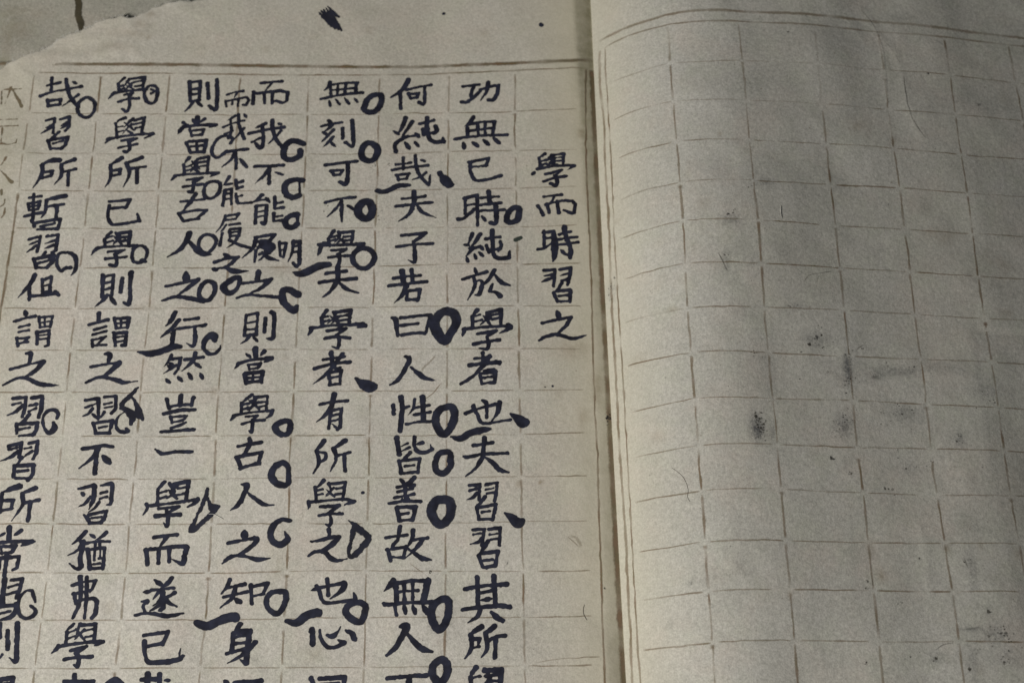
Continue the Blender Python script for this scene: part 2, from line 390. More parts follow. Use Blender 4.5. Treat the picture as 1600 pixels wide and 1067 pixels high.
INK_DATA = """K 20 105 240
C 哉|v36 405,115 400,250|h36 360,195 490,165|h34 285,305 400,265 560,235 715,205|s42 555,130 575,250 610,330 685,420|p28 680,290 600,350 515,410|d36 620,155 655,175|v34 360,345 370,410|z34 365,355 500,340 480,400|h34 365,410 490,390
O |c36 780,320 850,380 840,470 770,530 690,490 675,420 700,360
C 學|p26 1160,115 1105,165|v26 1095,175 1105,265|h22 1110,205 1150,195|h22 1110,240 1155,225|z32 1240,125 1375,105 1350,245|h22 1260,160 1365,145|h22 1270,205 1350,190|p22 1215,130 1160,200|d22 1180,150 1240,200|p22 1240,170 1170,240|d22 1190,195 1260,235|p30 1060,270 1030,295 995,335|h28 1050,275 1200,250 1390,235|z30 1165,295 1245,275 1210,310|s36 1210,310 1215,400 1185,465 1140,440|h28 1100,365 1200,335 1310,330
O |c32 1385,235 1420,200 1480,205 1505,250 1490,340 1450,385 1395,360 1370,300 1370,260|s24 1440,235 1470,255 1440,280
C 習|z28 345,560 435,535 420,690|p24 430,590 345,635|p28 415,625 290,695|z36 495,545 590,520 585,630 545,665|p22 565,575 495,620|p22 560,610 495,645|p28 480,680 400,750 355,780|v34 365,770 395,855|z40 400,760 575,730 545,815 500,855|h26 420,800 520,770|h34 400,850 510,850
C 學|p34 1170,530 1105,560 1075,590|v32 1070,590 1085,740|h24 1085,630 1140,620|h24 1090,680 1150,665|z36 1270,560 1370,530 1340,690|h24 1260,600 1345,580|h24 1275,640 1340,625|p26 1250,540 1150,640|d26 1160,580 1260,660|p26 1230,600 1140,700|d26 1170,650 1250,700|p36 1010,750 965,795|h34 985,755 1200,715 1460,695|p30 1460,700 1370,745|z32 1130,770 1290,745 1200,790|s38 1205,780 1215,840 1190,885 1160,880|h32 1100,845 1290,805
K 255 105 240
C 則|v36 275,155 280,360|z36 270,165 385,150 375,350|h26 280,240 375,225|h26 285,295 370,280|h28 285,360 375,345|p34 310,360 280,410 225,465|d36 345,365 400,410|v36 460,170 470,330|s42 560,135 560,300 555,420 535,450 480,410
C 而|h26 665,290 740,265 835,250|p26 770,265 740,320|v24 650,355 655,415|z28 650,360 790,330 870,315 890,345 860,400 830,395|v22 725,345 715,390|v22 785,345 775,410
C 而|h36 1020,170 1235,150|p32 1130,170 1060,250|v40 940,265 935,385|z38 945,280 1060,265 1210,250 1295,265 1285,355 1250,375 1175,355|v32 1050,280 1055,380|v34 1140,275 1130,380
C 當|v52 355,530 355,600|d40 305,540 330,585|p36 435,540 380,585|h38 210,580 250,610|p44 220,620 180,660 150,705|h38 190,640 330,610 530,600|p40 550,605 480,630|v32 275,655 300,720|z32 285,668 425,650 400,710|h30 300,715 400,705|v36 240,790 285,890|z42 265,780 450,765 425,885|h28 290,830 430,815|v28 345,780 350,880|h36 290,890 425,885
C 我|p26 750,510 670,560|h24 625,630 720,590 840,560|s26 700,545 708,640 705,690 680,740|h22 640,700 720,670|s34 785,495 790,600 840,750|d28 840,490 865,525|p24 840,640 760,730 690,800
O |s28 700,800 720,750 650,720 570,750 515,830 505,900 545,945 590,935 660,880
C 不|h30 650,890 760,870 880,855|p30 750,880 700,970 610,1045|v34 750,880 760,990 755,1060|d42 800,960 870,1045
C 我|p36 1065,590 1000,620 955,640|h36 890,695 1080,655 1255,630|s38 1030,610 1040,720 1035,810 1010,850 965,800|h32 925,785 1010,740|s40 1135,555 1140,650 1180,760 1240,840|d30 1195,590 1225,600|p32 1225,665 1170,730 1090,805
O |s62 1455,800 1380,775 1300,790 1255,870 1260,945 1330,970 1415,930 1425,870
K 485 105 240
C 無|p36 205,160 185,210 140,250|h28 190,195 340,170 490,165|v30 480,165 470,270|v30 205,185 215,300|v26 285,190 280,290|v26 370,175 355,280|h24 210,245 470,220|h30 110,335 330,290 545,268|d28 195,350 205,405|d28 260,335 305,395|d32 355,325 400,385|d30 455,325 495,370
O |c58 660,295 730,295 735,370 690,450 620,475 560,450 570,390 600,335
C 何|p48 1020,135 985,200 930,260 835,320|v38 935,265 940,435|h34 1000,240 1130,210 1255,190|s38 1190,200 1190,300 1185,390 1130,370|v30 1020,280 1045,330|z30 1030,285 1125,275 1105,325|h28 1045,330 1110,320
C 刻|d36 180,555 215,580|h32 110,620 220,595 325,580|p26 225,610 180,650 120,685|d28 130,685 165,700|p28 240,655 190,710 115,785|p30 235,730 200,770 130,840|d36 200,780 260,830|v36 335,640 335,745|s42 435,560 445,700 440,825 365,790
O |c64 610,795 685,830 695,900 655,965 610,980 545,955 530,890 555,825
C 純|p46 990,535 960,620 910,700|d36 865,670 920,705|p42 1060,570 1010,650 950,730|s40 1010,725 920,770 880,820 890,885|d42 985,790 1030,850|d40 1085,780 1125,830|h34 960,732 1120,715|d38 1090,690 1130,735|h38 1135,595 1280,560|s46 1215,530 1215,650 1240,750 1300,785 1390,780|p30 1390,785 1375,735|v36 1165,650 1180,715|h32 1180,705 1300,680|s44 1300,615 1315,665 1285,690
K 690 105 240
C 功|h36 225,205 390,185|s38 340,200 315,250 305,300|s38 205,365 260,370 330,320 400,255|h36 400,240 530,200 590,195|s42 590,195 580,270 540,340 490,345|p42 485,160 465,260 405,350
C 無|p44 330,525 290,580 240,620|h36 290,600 430,572 555,570|v36 265,630 275,730|v38 550,575 530,700|v30 375,595 380,715|v32 450,580 455,700|h30 265,672 540,635|h36 140,750 400,718 680,708|d40 225,790 235,850|d42 320,785 380,825|d46 435,760 490,810|d46 540,740 600,795
K 10 230 240
C 所|p54 550,138 460,145 350,190|p42 375,185 365,290 275,430|z34 380,265 480,250 465,300|h36 375,325 460,302|p46 705,130 600,170 560,190|p38 575,185 570,300 495,395|h34 590,260 720,232|v36 645,250 640,400
C 所|p46 1200,118 1110,170 1075,195|p38 1085,190 1080,330 1020,430|z32 1090,250 1190,230 1175,290|h32 1085,305 1180,285|p46 1410,110 1290,155 1230,170|p40 1250,170 1278,290 1215,420|h34 1285,228 1450,205|v42 1360,225 1360,375
C 暫|v28 285,495 275,760|h30 240,530 360,512|v24 225,590 235,660|z26 225,592 355,565 330,650|h20 240,627 330,610|h24 240,660 330,645|h30 190,720 360,685|p50 610,512 500,530 405,560|p38 420,555 400,680 360,740|h36 440,620 595,597|v38 525,630 520,730|v36 265,765 290,830|z42 300,790 560,750 535,855|h30 355,830 500,795|h36 325,860 520,852
C 已|z36 1070,570 1290,550 1240,640|h36 1080,642 1250,628|s36 1070,610 1055,720 1090,798 1150,810 1385,772|p30 1385,775 1360,690
K 250 230 240
C 學|p30 305,110 250,180|v30 245,185 255,285|h24 260,210 320,195|h24 260,250 325,235|z36 390,125 505,105 488,265|h24 395,165 490,150|h24 400,210 485,195|p26 390,130 320,200|d26 330,150 410,230|p26 380,180 310,270|d26 330,210 400,260|p30 160,305 115,350|h34 150,300 350,282 605,272|p32 610,272 520,310|z34 280,345 435,322 350,370|s36 350,365 345,430 335,475 300,465|h34 245,415 450,388
O |c38 560,360 620,380 615,470 540,535 470,520 455,450 490,380
C 古|h34 215,570 460,545|p44 370,490 310,580 205,700|h34 190,690 240,765|z34 205,688 400,655 485,660 390,740|h36 250,772 400,745
C 能|p36 720,310 690,360 650,410|d28 660,400 750,380|v36 675,450 655,610|z32 690,445 745,435 740,600|h22 690,490 740,480|h22 685,545 740,535|v32 785,345 800,420|h30 800,375 860,360|h30 800,435 860,415|s34 790,490 800,560 830,588 950,580|h24 800,520 850,505
C 不|h40 990,205 1280,192|p38 1140,215 1080,300 985,385|v40 1135,215 1135,380|d34 1205,265 1280,290
O |s60 1480,350 1400,345 1320,375 1295,430 1315,495 1380,530 1445,510|s14 1450,370 1452,500
C 能|p38 1060,500 1010,550 945,590|d32 1100,530 1140,580|h26 1000,562 1120,545|v38 1000,625 990,795|s42 1110,610 1105,700 1090,800 1060,790|h30 1000,615 1110,605|h24 1000,680 1100,662|h24 1000,730 1100,715|v36 1195,525 1190,640|h26 1200,590 1275,575|h34 1195,645 1280,632|v36 1185,690 1185,765|h30 1185,770 1270,765|h24 1200,730 1270,715
O |s60 1425,705 1345,725 1300,780 1325,830 1385,838 1425,805|s24 1430,720 1430,810
C 履|z26 680,720 820,695 790,750|h24 680,765 790,748|p32 680,720 640,820 580,890|p22 690,810 620,900|v28 645,900 625,1025|h26 720,812 830,797|v24 720,870 730,940|z28 730,855 835,845 820,930|h18 740,890 820,880|h22 740,930 820,920|p28 800,950 770,1000 690,1055|s38 720,970 830,1020 930,1048
K 480 230 240
C 可|h36 185,190 350,168 515,150|s44 420,175 422,280 405,385 340,365|v36 245,250 280,292|z34 260,248 370,242 340,292|h28 285,295 340,290
C 哉|v34 1000,115 1000,230|h32 925,185 1080,165|h36 885,240 1060,212 1255,195|s40 1125,90 1140,220 1190,320 1265,395|p24 1268,395 1280,290|p34 1235,265 1180,310 1090,345|d36 1180,135 1220,150|v30 930,290 955,345|z30 940,293 1060,278 1030,335|h26 955,340 1040,330
T |s20 1375,275 1400,310,60 1440,355,100 1480,395,75 1515,395,30
B |s20 730,460 800,470,44 940,410,50 1060,400,36
C 不|h36 190,580 330,545 495,525|p34 360,560 290,650 205,730|s40 360,560,38 355,680,36 360,780,12|d38 420,610 495,655
O |c78 590,575 655,590 675,660 645,735 590,745 540,705 530,635
C 夫|p48 1110,465 1110,580 1060,700 950,775|h36 990,540 1225,515|h36 925,620 1130,592 1305,577|n42 1130,590 1200,680 1340,735
K 690 230 240
C 已|z36 285,160 490,118 460,200|h32 310,210 465,195|s38 300,165 302,260 350,345 450,345 620,300
C 學|p30 1075,70 1020,110|v30 1015,115 1030,220|h24 1030,150 1085,135|h24 1035,190 1090,175|z36 1140,88 1272,70 1262,190|h22 1150,120 1255,105|h22 1150,150 1255,142|p26 1150,85 1090,150|d24 1110,110 1180,160|p24 1170,130 1090,210|d24 1120,160 1210,190|d40 940,290 965,265|h36 1000,230 1180,198 1375,192|p34 1385,195 1310,240|z34 1080,285 1250,242 1180,300|s36 1180,300 1200,350 1190,405 1135,380|h34 1065,360 1180,320 1295,303
C 時|v34 245,535 245,700|z42 235,538 370,502 375,820|h32 250,610 360,592|s40 170,755 240,738 340,650|h36 410,530 590,515|v46 490,465 500,580|h36 400,605 615,582|h36 410,665 650,655|s46 560,590 570,720 560,795 510,790|d36 420,720 455,770
O |c62 740,642 800,642 800,700 785,760 730,788 680,768 688,700
C 而|h36 1065,520 1250,497|s32 1170,520 1140,580 1090,605|s38 1000,615 1030,650 1055,710|z36 1080,605 1150,582 1260,558 1360,563 1390,595 1382,685 1350,690 1270,660|v36 1095,595 1120,685|v42 1200,570 1220,688
G |s30 770,968 790,960,50 825,945,36
K 5 345 240
C 習|z38 270,195 385,165 355,325|p28 370,210 265,255|p32 350,255 240,335|z42 455,165 570,150 550,310 510,330|p26 545,200 435,240|p28 530,255 430,290|p34 440,330 390,380 310,400|v40 315,400 345,490|z46 345,395 525,360 510,430 450,490|h28 365,445 490,410|h34 355,490 455,490
O |s34 700,490,46 640,500,38 600,525,36 560,470,30 560,390,28 590,340,30 680,335,36 740,370,46 760,440,44 745,520,34 705,570,12
C 學|p36 1125,120 1085,155 1060,190|v32 1055,190 1060,270|h24 1065,185 1130,165|h24 1070,230 1140,210|z42 1190,135 1325,115 1305,255|h26 1215,175 1310,165|h26 1220,215 1310,205|p26 1170,125 1190,180 1140,250|d26 1150,160 1235,250|p24 1215,190 1150,250|d24 1160,120 1215,160|p40 985,285 950,315 920,355|h36 975,285 1150,270 1390,260|z32 1090,325 1265,305 1170,355|s40 1165,350 1180,410 1170,470 1110,460|h36 1065,398 1280,378|p32 1390,265 1330,300
O |c34 1380,280 1440,265 1490,300 1495,350 1470,410 1420,440 1360,430 1340,380 1350,320|s20 1440,415,40 1480,430,36
C 但|p46 330,565 300,630 240,710 155,800|v38 270,690 270,825|v36 405,610 410,760|z40 410,620 500,590 480,750|h30 420,680 480,665|h32 420,745 490,735|h38 275,790 440,775 560,755|s40 540,740 580,775
C 則|v44 1035,570 1030,790|z40 1040,585 1150,565 1130,780|h28 1045,655 1140,635|h30 1045,720 1135,700|h34 1040,785 1130,775|p40 1080,780 1040,830 950,900|d48 1110,790 1170,870|v42 1240,600 1220,745|s54 1330,545,60 1320,680,40 1320,820,44 1300,875,40 1250,850,20
K 240 345 240
C 人|p52 370,130 340,215 260,310 145,380|n62 370,220 440,300 520,345 595,355
O |c36 560,145 630,170 650,230 610,300 550,340 480,300 470,220 500,170
C 履|z40 1060,175 1260,145 1200,215|h34 1060,225 1220,205|p40 1070,180 1030,290 920,390|p28 1120,240 1060,320|v34 1065,310 1050,430|d110 1120,220 1220,280|s80 1150,260 1230,270 1190,320|p28 1190,310 1150,370 1080,425|n44 1130,330 1200,390 1300,415|h26 1100,350 1210,330
C 明|v28 1310,225 1320,370|z30 1320,240 1380,235 1350,385|h22 1330,305 1365,295|h22 1330,375 1355,370|p34 1455,210 1440,330 1400,430|z44 1455,225 1525,215 1515,450 1490,480 1455,440|h26 1460,270 1515,260|h26 1450,330 1510,320
C 之|d44 735,350 790,385|s38 635,435 760,395 880,380|p40 870,385 790,460 690,500|d44 620,495 650,515|s30 640,505,30 740,490,30 840,530,62 985,525,8
O |c44 840,600,60 890,600,50 880,680,36 830,740,44 770,755,60 725,690,66 780,640,60
C 之|d70 335,540 340,630|h36 125,685 320,645 470,610|p48 460,615 360,700 230,790|s36 90,830,30 220,795,34 350,805,54 520,840,54
O |c46 600,640 635,680 625,760 570,830 500,820 470,760 490,690 540,640
C 之|v56 1090,540 1080,610|h38 905,655 1080,635 1230,610|p46 1225,610 1120,700 1000,760|s34 870,805,26 970,775,34 1150,785,34 1330,800,44
O |s74 1500,770,80 1400,720,70 1345,740,70 1345,830,70 1390,890,66 1460,940,76 1490,890,40
K 470 345 240
C 學|p40 340,110 300,170 270,200|v34 285,190 305,260|h28 300,175 350,165|h28 300,215 360,200|z40 420,125 545,115 525,250|h26 445,170 530,160|h26 445,210 530,200|p28 390,120 400,170 340,240|d28 370,150 450,230|p26 430,190 360,250|p40 210,280 175,365|h42 190,250 330,255 500,250 650,245|p40 640,250 550,320|z34 320,310 470,300 380,350|h32 290,385 400,370 520,365|s44 395,350 405,400 395,450 385,470|d34 230,225 290,250
O |c52 640,290 720,310 765,380 730,460 660,500 590,480 540,420 555,340
B |s70 -80,540,20 -20,555,60 50,540,70 180,480,66 290,455,50
C 夫|p50 385,490 380,620 310,730 225,800|h42 265,550 470,525|h42 195,645 370,620 575,605|n46 395,640 470,710 600,755
C 子|z40 1050,155 1300,130 1180,220|h38 995,275 1180,250 1370,240|s44 1170,220,30 1185,310,42 1185,420,44 1165,430,34 1115,410,14
C 若|h38 965,600 1110,580 1240,570|v56 1055,525 1070,640|v44 1155,515 1160,640|h38 915,680 1110,655 1310,635|p48 1100,680 1060,770 975,855|v36 1110,740 1100,830|z42 1080,740 1240,715 1220,830|h40 1110,825 1220,815
K 690 345 240
C 純|p42 320,135 300,190 270,250|d36 230,250 280,255|p46 400,140 350,220 310,270|s36 310,300,40 280,340,30 255,370,14|d40 260,385 275,430|d38 340,350 360,400|d40 390,330 430,370|h40 300,290 360,280 400,270|d40 400,260 430,300|h40 460,190 605,170|s54 525,105,56 530,230,44 540,350,44 600,395,44 700,385,48|p30 700,385 710,310|v40 465,260 490,330|h36 490,320 610,290|s40 610,220,40 620,260,36 590,320,30
C 於|d36 345,495 360,550|h38 220,610 350,570 470,535|p38 330,580 345,680 270,825|s46 350,640,26 400,620,30 420,660,40 395,760,50 350,775,16|p44 550,515 500,600 420,690|n50 550,560 620,640 710,675|s40 530,660,26 500,735,40|s50 500,740,24 560,745,38 610,785,56
C 時|v34 1065,110 1070,280|z40 1060,125 1165,110 1150,300|h28 1070,190 1150,175|s40 1000,300,36 1060,290,34 1140,240,24|s60 1165,115,40 1185,250,60 1175,360,56 1160,425,16|h30 1225,145 1340,115|v50 1275,70 1300,200|h34 1195,200 1410,170|h34 1200,255 1420,225|s44 1310,190 1345,300 1335,385|d40 1240,305 1275,345|s26 1275,345 1330,370
C 習|z36 1065,520 1180,510 1165,685|p28 1160,560 1060,575|p34 1150,595 1040,640|z40 1230,510 1345,490 1330,600 1310,665|p26 1320,550 1230,575|h30 1250,625 1310,610|p36 1250,650 1210,710 1160,750|v36 1165,745 1205,845|z40 1200,735 1345,720 1335,845|h26 1220,785 1320,775|h32 1205,840 1330,840
K 0 472 240
C 謂|d52 260,95 270,140|h42 145,205 260,170 365,150|h32 200,260 300,240|h32 195,315 295,295|v36 175,375 185,460|z34 180,385 300,370 250,415|h26 200,430 290,415|v34 405,155 415,265|z36 410,165 545,150 520,265|h22 425,215 510,200|v22 465,165 465,260|h24 420,262 520,255|v38 385,310 385,440|z42 395,320 510,295 500,450 470,460|h24 400,350 490,340|h26 395,390 490,380
C 之|s46 275,535,30 320,540,50 305,650,40|h40 110,700 270,660 450,615|p54 450,620 360,720 220,800|s34 30,865,26 150,805,34 260,790,40 400,850,54 500,865,46 610,868,12
C 謂|v50 1030,120 1025,190|h42 925,235 1030,210 1125,185|h34 980,290 1100,255|h34 970,340 1100,305|v38 960,395 965,465|z34 960,400 1100,360 1010,440|h34 970,455 1105,445|v38 1190,165 1210,275|z44 1195,175 1345,165 1325,270|h28 1210,225 1320,210|v28 1260,175 1260,270|h28 1215,272 1325,265|v40 1185,320 1200,450|z46 1195,330 1315,315 1305,450 1270,450|h26 1210,365 1300,355|h26 1210,415 1300,400
C 之|s50 1095,540,30 1140,545,54 1130,630,36|h36 945,675 1090,650 1240,630|p60 1240,635 1150,720 1060,790|s40 895,840,36 980,800,36 1060,780,40 1200,810,50 1300,840,46 1430,822,12
K 215 472 240
C 行|p56 390,110 350,190 295,250|p48 430,190 340,290 240,370|v48 375,300 355,460|h42 490,185 630,170|h40 420,280 560,260 705,240|s46 595,260,40 600,380,46 575,460,40 510,430,16
B |s60 0,520,12 60,530,40 140,540,60 260,510,60 360,470,60 440,470,44
O |s70 800,400,60 790,350,84 740,360,70 690,420,56 690,490,44 740,540,40 800,540,40 850,490,26 860,450,10
C 然|p34 350,555 330,600 270,680|z38 340,600 450,580 420,700 380,750|d30 330,630 370,660|d28 310,660 350,690|p30 400,660 340,700 270,745|h42 490,600 680,575|p44 600,530 580,610 460,720|n42 590,630 660,690|d42 295,805 330,840|d40 420,780 460,825|d44 530,740 565,805|d44 650,740 675,795
C 則|v36 1130,135 1110,350|z38 1130,140 1250,115 1235,350|h26 1140,220 1240,205|h26 1130,290 1235,280|h30 1120,350 1230,335|p36 1170,345 1130,400 1070,435|d36 1200,355 1245,410|v42 1330,170 1320,310|s50 1390,105,46 1420,140,46 1415,300,44 1405,380,50 1340,380,20
C 當|v60 1225,485 1230,570|d36 1130,540 1175,575|p46 1320,510 1280,560|h44 1050,640 1200,600 1400,580|p46 1400,590 1320,625|p42 1050,635 1035,665 1005,700|v30 1150,655 1165,700|z34 1160,655 1280,640 1250,695|h26 1170,695 1250,690|v46 1110,755 1130,845|z52 1120,745 1300,725 1290,835|h26 1140,790 1280,780|v26 1200,745 1200,840|h46 1130,840 1280,825
K 455 472 240
C 學|p44 370,85 330,140 300,170|v38 315,160 320,250|h32 315,165 380,150|h32 320,210 390,190|z48 450,110 620,85 600,240|h30 490,150 590,135|h30 490,195 590,180|p32 440,105 450,160 360,240|d32 400,140 500,230|p28 500,150 400,240|p46 220,275 175,350|h44 205,275 420,245 750,230|p50 770,245 690,265|z42 375,300 570,275 470,345|s44 480,340,30 500,400,40 490,470,40 470,480,30 420,460,14|h42 350,380 480,360 610,378
C 者|v54 415,530 435,660|h40 335,600 550,570|p48 530,545 420,690 330,780 225,855|h46 245,695 420,645 610,625|v40 390,770 410,860|z42 400,735 520,710 505,855|h30 460,690 510,680|h30 415,790 510,770|h40 400,862 500,850
T |s20 670,795,24 720,835,70 800,880,120 850,885,90 885,900,20
C 曰|s54 1050,165,40 1085,190,60 1110,350,36|z40 1140,165 1450,135 1400,320|h40 1140,245 1320,225|h40 1150,345 1270,325 1390,325
C 人|s56 1185,565,24 1230,590,54 1200,670,46 1120,800,50 1030,865,20|s60 1245,680,24 1320,740,50 1390,790,54 1500,820,8
K 690 472 240
O |c96 60,100,100 130,130,100 150,220,90 80,340,90 30,410,100 -40,330,110 -80,220,110 -10,120,90
C 學|p54 370,85 350,110 320,150|v40 320,150 325,270|h32 330,150 400,130|h30 340,205 420,185|z48 480,110 620,80 615,240|h30 490,140 610,120|h30 530,180 600,165|p38 470,110 470,170 400,240|d34 430,140 510,240|p32 510,170 440,210|p46 240,280 215,360|h42 225,285 450,260 700,250|s50 690,240,60 710,270,60 600,325,16|z44 375,330 570,300 470,360|s50 470,360,40 490,430,46 470,490,40 390,480,16|h44 335,440 470,410 600,395
C 者|v46 425,530 435,650|h38 345,590 510,570|s46 500,560,40 440,650,56 330,770,40 200,850,40|h52 290,660 430,640 600,630|d46 560,610 605,650|v38 400,760 420,850|z44 400,745 560,725 555,835|h30 440,715 540,700|h30 430,790 540,775|h40 420,850 550,835
C 之|d64 1200,95 1225,165|h40 1050,220 1170,190 1345,160|p46 1345,160 1290,250 1200,335|s40 1015,400,26 1090,360,46 1200,340,44 1370,380,40 1510,345,8
K 0 603 240
C 習|z46 135,130 270,120 255,250 230,320|h34 135,195 210,175|p44 240,200 160,270 75,305|z52 330,125 440,110 430,240 400,325|h36 310,205 380,190|h34 300,265 370,235|p42 300,300 260,350 200,385|v34 170,390 175,495|z46 200,395 390,385 380,460 340,510|h34 200,455 300,435|h36 200,520 350,505
O |s44 590,340,30 605,290,40 570,250,44 500,260,40 450,320,34 445,400,30 480,470,40 520,490,56 565,440,60 555,380,34
C 習|z46 890,150 1025,130 1025,310|p32 890,225 1010,180|p34 960,240 920,290 865,315|d40 960,290 1020,345|z42 1090,115 1210,105 1200,240 1160,285|h32 1085,190 1160,175|h32 1090,230 1165,215|p36 1085,270 1050,320 1000,345|v40 970,385 995,480|z44 980,390 1170,360 1140,480|h32 1030,435 1110,420|h40 995,495 1140,490
O |s40 1290,275,20 1230,320,26 1205,390,32 1220,450,34 1260,480,40 1330,475,44 1310,440,24
W |s56 1435,15,24 1370,90,50 1280,180,56 1265,230,50|s54 1260,230,40 1330,260,60 1380,330,70 1360,400,40|s60 1365,100,26 1420,200,50 1450,290,80 1490,360,20|s60 1300,235,50 1380,280,60 1450,320,70
C 習|z48 90,625 225,590 200,740|h34 95,660 170,645|p46 190,680 110,740 5,780|z44 300,600 390,575 375,700 345,760|h34 260,650 320,640|p34 330,680 270,720 230,770|p36 230,740 190,800 130,830|v44 150,830 140,940|z52 160,830 350,820 340,920 290,980|h36 180,890 290,880|h40 165,960 290,960
C 不|s50 860,655,44 960,640,44 1080,620,50 1170,630,40|p54 1020,660 970,740 820,860|v56 1010,670 985,910|d70 1070,730 1140,800
K 210 603 240
C 豈|v44 335,140 360,230|h38 370,215 480,200 590,195|v54 480,105 475,200|v44 615,120 590,200|s40 305,290,40 400,270,46 500,250,46 630,250,36|v34 375,320 395,385|z34 380,325 545,310 500,365|h30 395,380 500,360|s40 535,380,30 470,410,40 380,440,36|h42 270,480 440,465 615,455
C 一|s50 220,660,26 290,705,46 440,685,42 540,685,46 605,685,30
C 學|p38 1220,95 1150,150 1105,180|v34 1110,175 1115,290|h26 1120,195 1190,180|h26 1120,245 1180,230|z40 1260,120 1385,105 1370,255|h30 1290,175 1360,165|h28 1300,220 1365,205|p28 1250,115 1250,180 1180,250|d28 1200,150 1300,245|p24 1280,170 1200,250|d26 1190,150 1260,160|p30 1040,310 1000,360|h34 1030,310 1200,280 1430,255|s44 1435,255,44 1420,300,40 1375,330,20|z34 1160,320 1280,310 1230,350|s46 1230,350,36 1225,430,40 1215,480,40 1190,465,16|h36 1120,395 1240,365 1350,355
C 古|h44 1080,630 1200,605 1320,590|s50 1195,545,40 1205,590,46 1160,680,44 1110,735,30|v48 1065,745 1110,850|z46 1100,735 1320,690 1290,800|h44 1100,860 1200,825 1300,805
K 450 603 240
C 有|h40 335,190 480,165 620,155|p56 480,90 450,210 380,310 295,375|v40 445,250 425,440|z44 445,255 555,235 540,430 515,450|d26 460,395 510,445|h26 460,310 535,290|h26 455,365 535,345
C 所|p56 370,575 330,630 285,670|p44 300,680 320,800 265,910|s40 320,690,30 390,700,36 385,760,40 335,795,34|p54 590,570 520,620 465,650|p46 475,650 500,760 440,890|h36 520,725 645,690|v44 585,710 590,880
C 性|v48 1095,205 1100,290|v54 1175,115 1190,220 1165,470|s40 1200,230,40 1260,215,30|p36 1320,140 1300,240 1240,315|h36 1310,230 1470,200|v58 1400,115 1410,350|h36 1310,300 1480,270|h40 1235,400 1360,375 1500,370
C 皆|v56 1130,545 1160,710|p34 1240,600 1180,630|p36 1260,640 1160,690|s48 1320,530,46 1315,620,40 1350,680,44 1430,690,44 1500,660,40|s30 1500,660,36 1480,610,16|p40 1400,590 1330,610|p44 1270,695 1220,750 1180,790|v40 1155,780 1180,910|z42 1190,775 1370,760 1350,900|h32 1220,835 1310,825|h36 1210,910 1350,890
K 400 534 400
O |c38 165,500 205,500 212,530 200,570 165,580 130,560 120,525
O |s40 200,830,16 195,780,30 165,755,40 120,780,44 95,830,44 120,880,44 170,900,40 195,890,30|s20 200,790,30 203,880,30
K 660 603 240
O |c80 220,230 300,220 330,300 310,400 220,510 150,420 140,330 170,260
C 也|s56 450,285,54 510,260,40 640,220,36 800,180,44|p54 805,175 780,280 710,380|s50 625,150,30 665,180,46 670,330,34|s46 530,210,50 570,290,44 600,370,40 660,390,40 800,370,30 920,350,30
T |s60 915,290,24 980,330,70 1040,380,110 1085,380,60
B |s60 300,530,20 390,550,56 500,490,60 620,460,64 700,450,30
C 夫|v50 645,540 630,720|h44 530,620 730,590|s44 430,735,30 480,740,44 640,710,40 885,700,44|p46 630,730 560,850 450,940|s60 650,740,20 720,790,46 800,870,60 895,900,26
O |c64 220,690 285,700 290,780 290,840 220,910 150,890 130,820 160,720
K 0 740 240
C 所|p66 200,130 110,160 15,200|v44 20,200 0,400|z44 30,280 140,275 110,370|h46 10,385 120,365|p52 370,150 290,180 215,210|p46 230,210 230,330 120,490|h42 250,305 400,272|v48 315,290 290,490
C 習|s50 820,155,26 900,140,40 970,120,50|s50 980,130,56 975,260,50 925,370,16|d40 850,200 870,225|p34 940,240 870,320 800,350|s46 1050,125,20 1140,105,46 1170,120,46 1160,240,44 1150,310,40 1110,325,20|h30 1050,205 1110,190|h32 1040,260 1110,240|p38 1030,300 980,360 920,400|s44 875,430,30 905,460,44 930,510,36|z46 920,430 1110,385 1085,470 1040,510|h28 960,460 1050,450|h42 930,515 1050,510
C 常|v56 95,560 90,680|d40 -10,650 50,620|p46 220,590 150,640|h44 -60,720 150,705 330,700|s60 360,705,20 300,715,60 225,750,20|v30 10,760 20,830|z44 20,760 160,750 120,820|h30 10,825 130,815|z50 0,880 200,860 175,980 130,1000|v46 70,830 60,960 45,1060|v40 0,880 -20,1000
C 猶|p48 890,605 840,660 750,735|s50 820,670,30 860,750,46 835,870,52 840,970,56 790,985,40 720,930,14|p40 870,700 800,800 705,850|d40 935,630 990,665|p44 1110,610 1050,660 990,690|h38 890,725 1010,705 1140,705|v50 915,785 935,990|z44 920,790 1090,770 1070,990|v26 990,720 980,900|v26 1040,730 1045,870|h24 1030,880 1070,880|h26 975,940 1040,930|h40 940,990 1070,980
K 200 740 240
C 學|p44 380,85 330,140 300,170|v36 310,160 305,320|h30 315,205 395,180|h30 315,260 390,240|z52 480,110 630,80 605,270|h32 520,155 600,140|h32 500,225 600,205|p36 430,100 480,190 400,260|d36 420,170 510,260|p30 510,120 430,200|p40 190,315 200,360 155,430|h40 210,335 420,310 720,270|s54 725,265,50 690,305,50 620,345,20|z40 320,365 530,345 420,400|s52 400,380,40 415,460,46 405,545,40 370,510,16|h48 285,440 420,430 540,425
W |s40 825,155,26 800,260,50 745,385,36|s40 725,415,30 690,500,40 650,575,50 675,590,60 760,520,50 880,410,60 940,340,40|s40 830,255,20 850,320,40 890,360,90 930,335,30|s10 860,420,6 910,425,8 985,460,5
C 而|h42 270,665 390,645 510,635|p44 410,650 320,770|v48 190,790 200,945|s44 175,790,40 300,780,42 500,755,46 600,760,56|v46 320,790 315,930|v46 430,780 425,915|s60 610,770,60 590,850,60 575,930,56 530,925,36 460,890,14
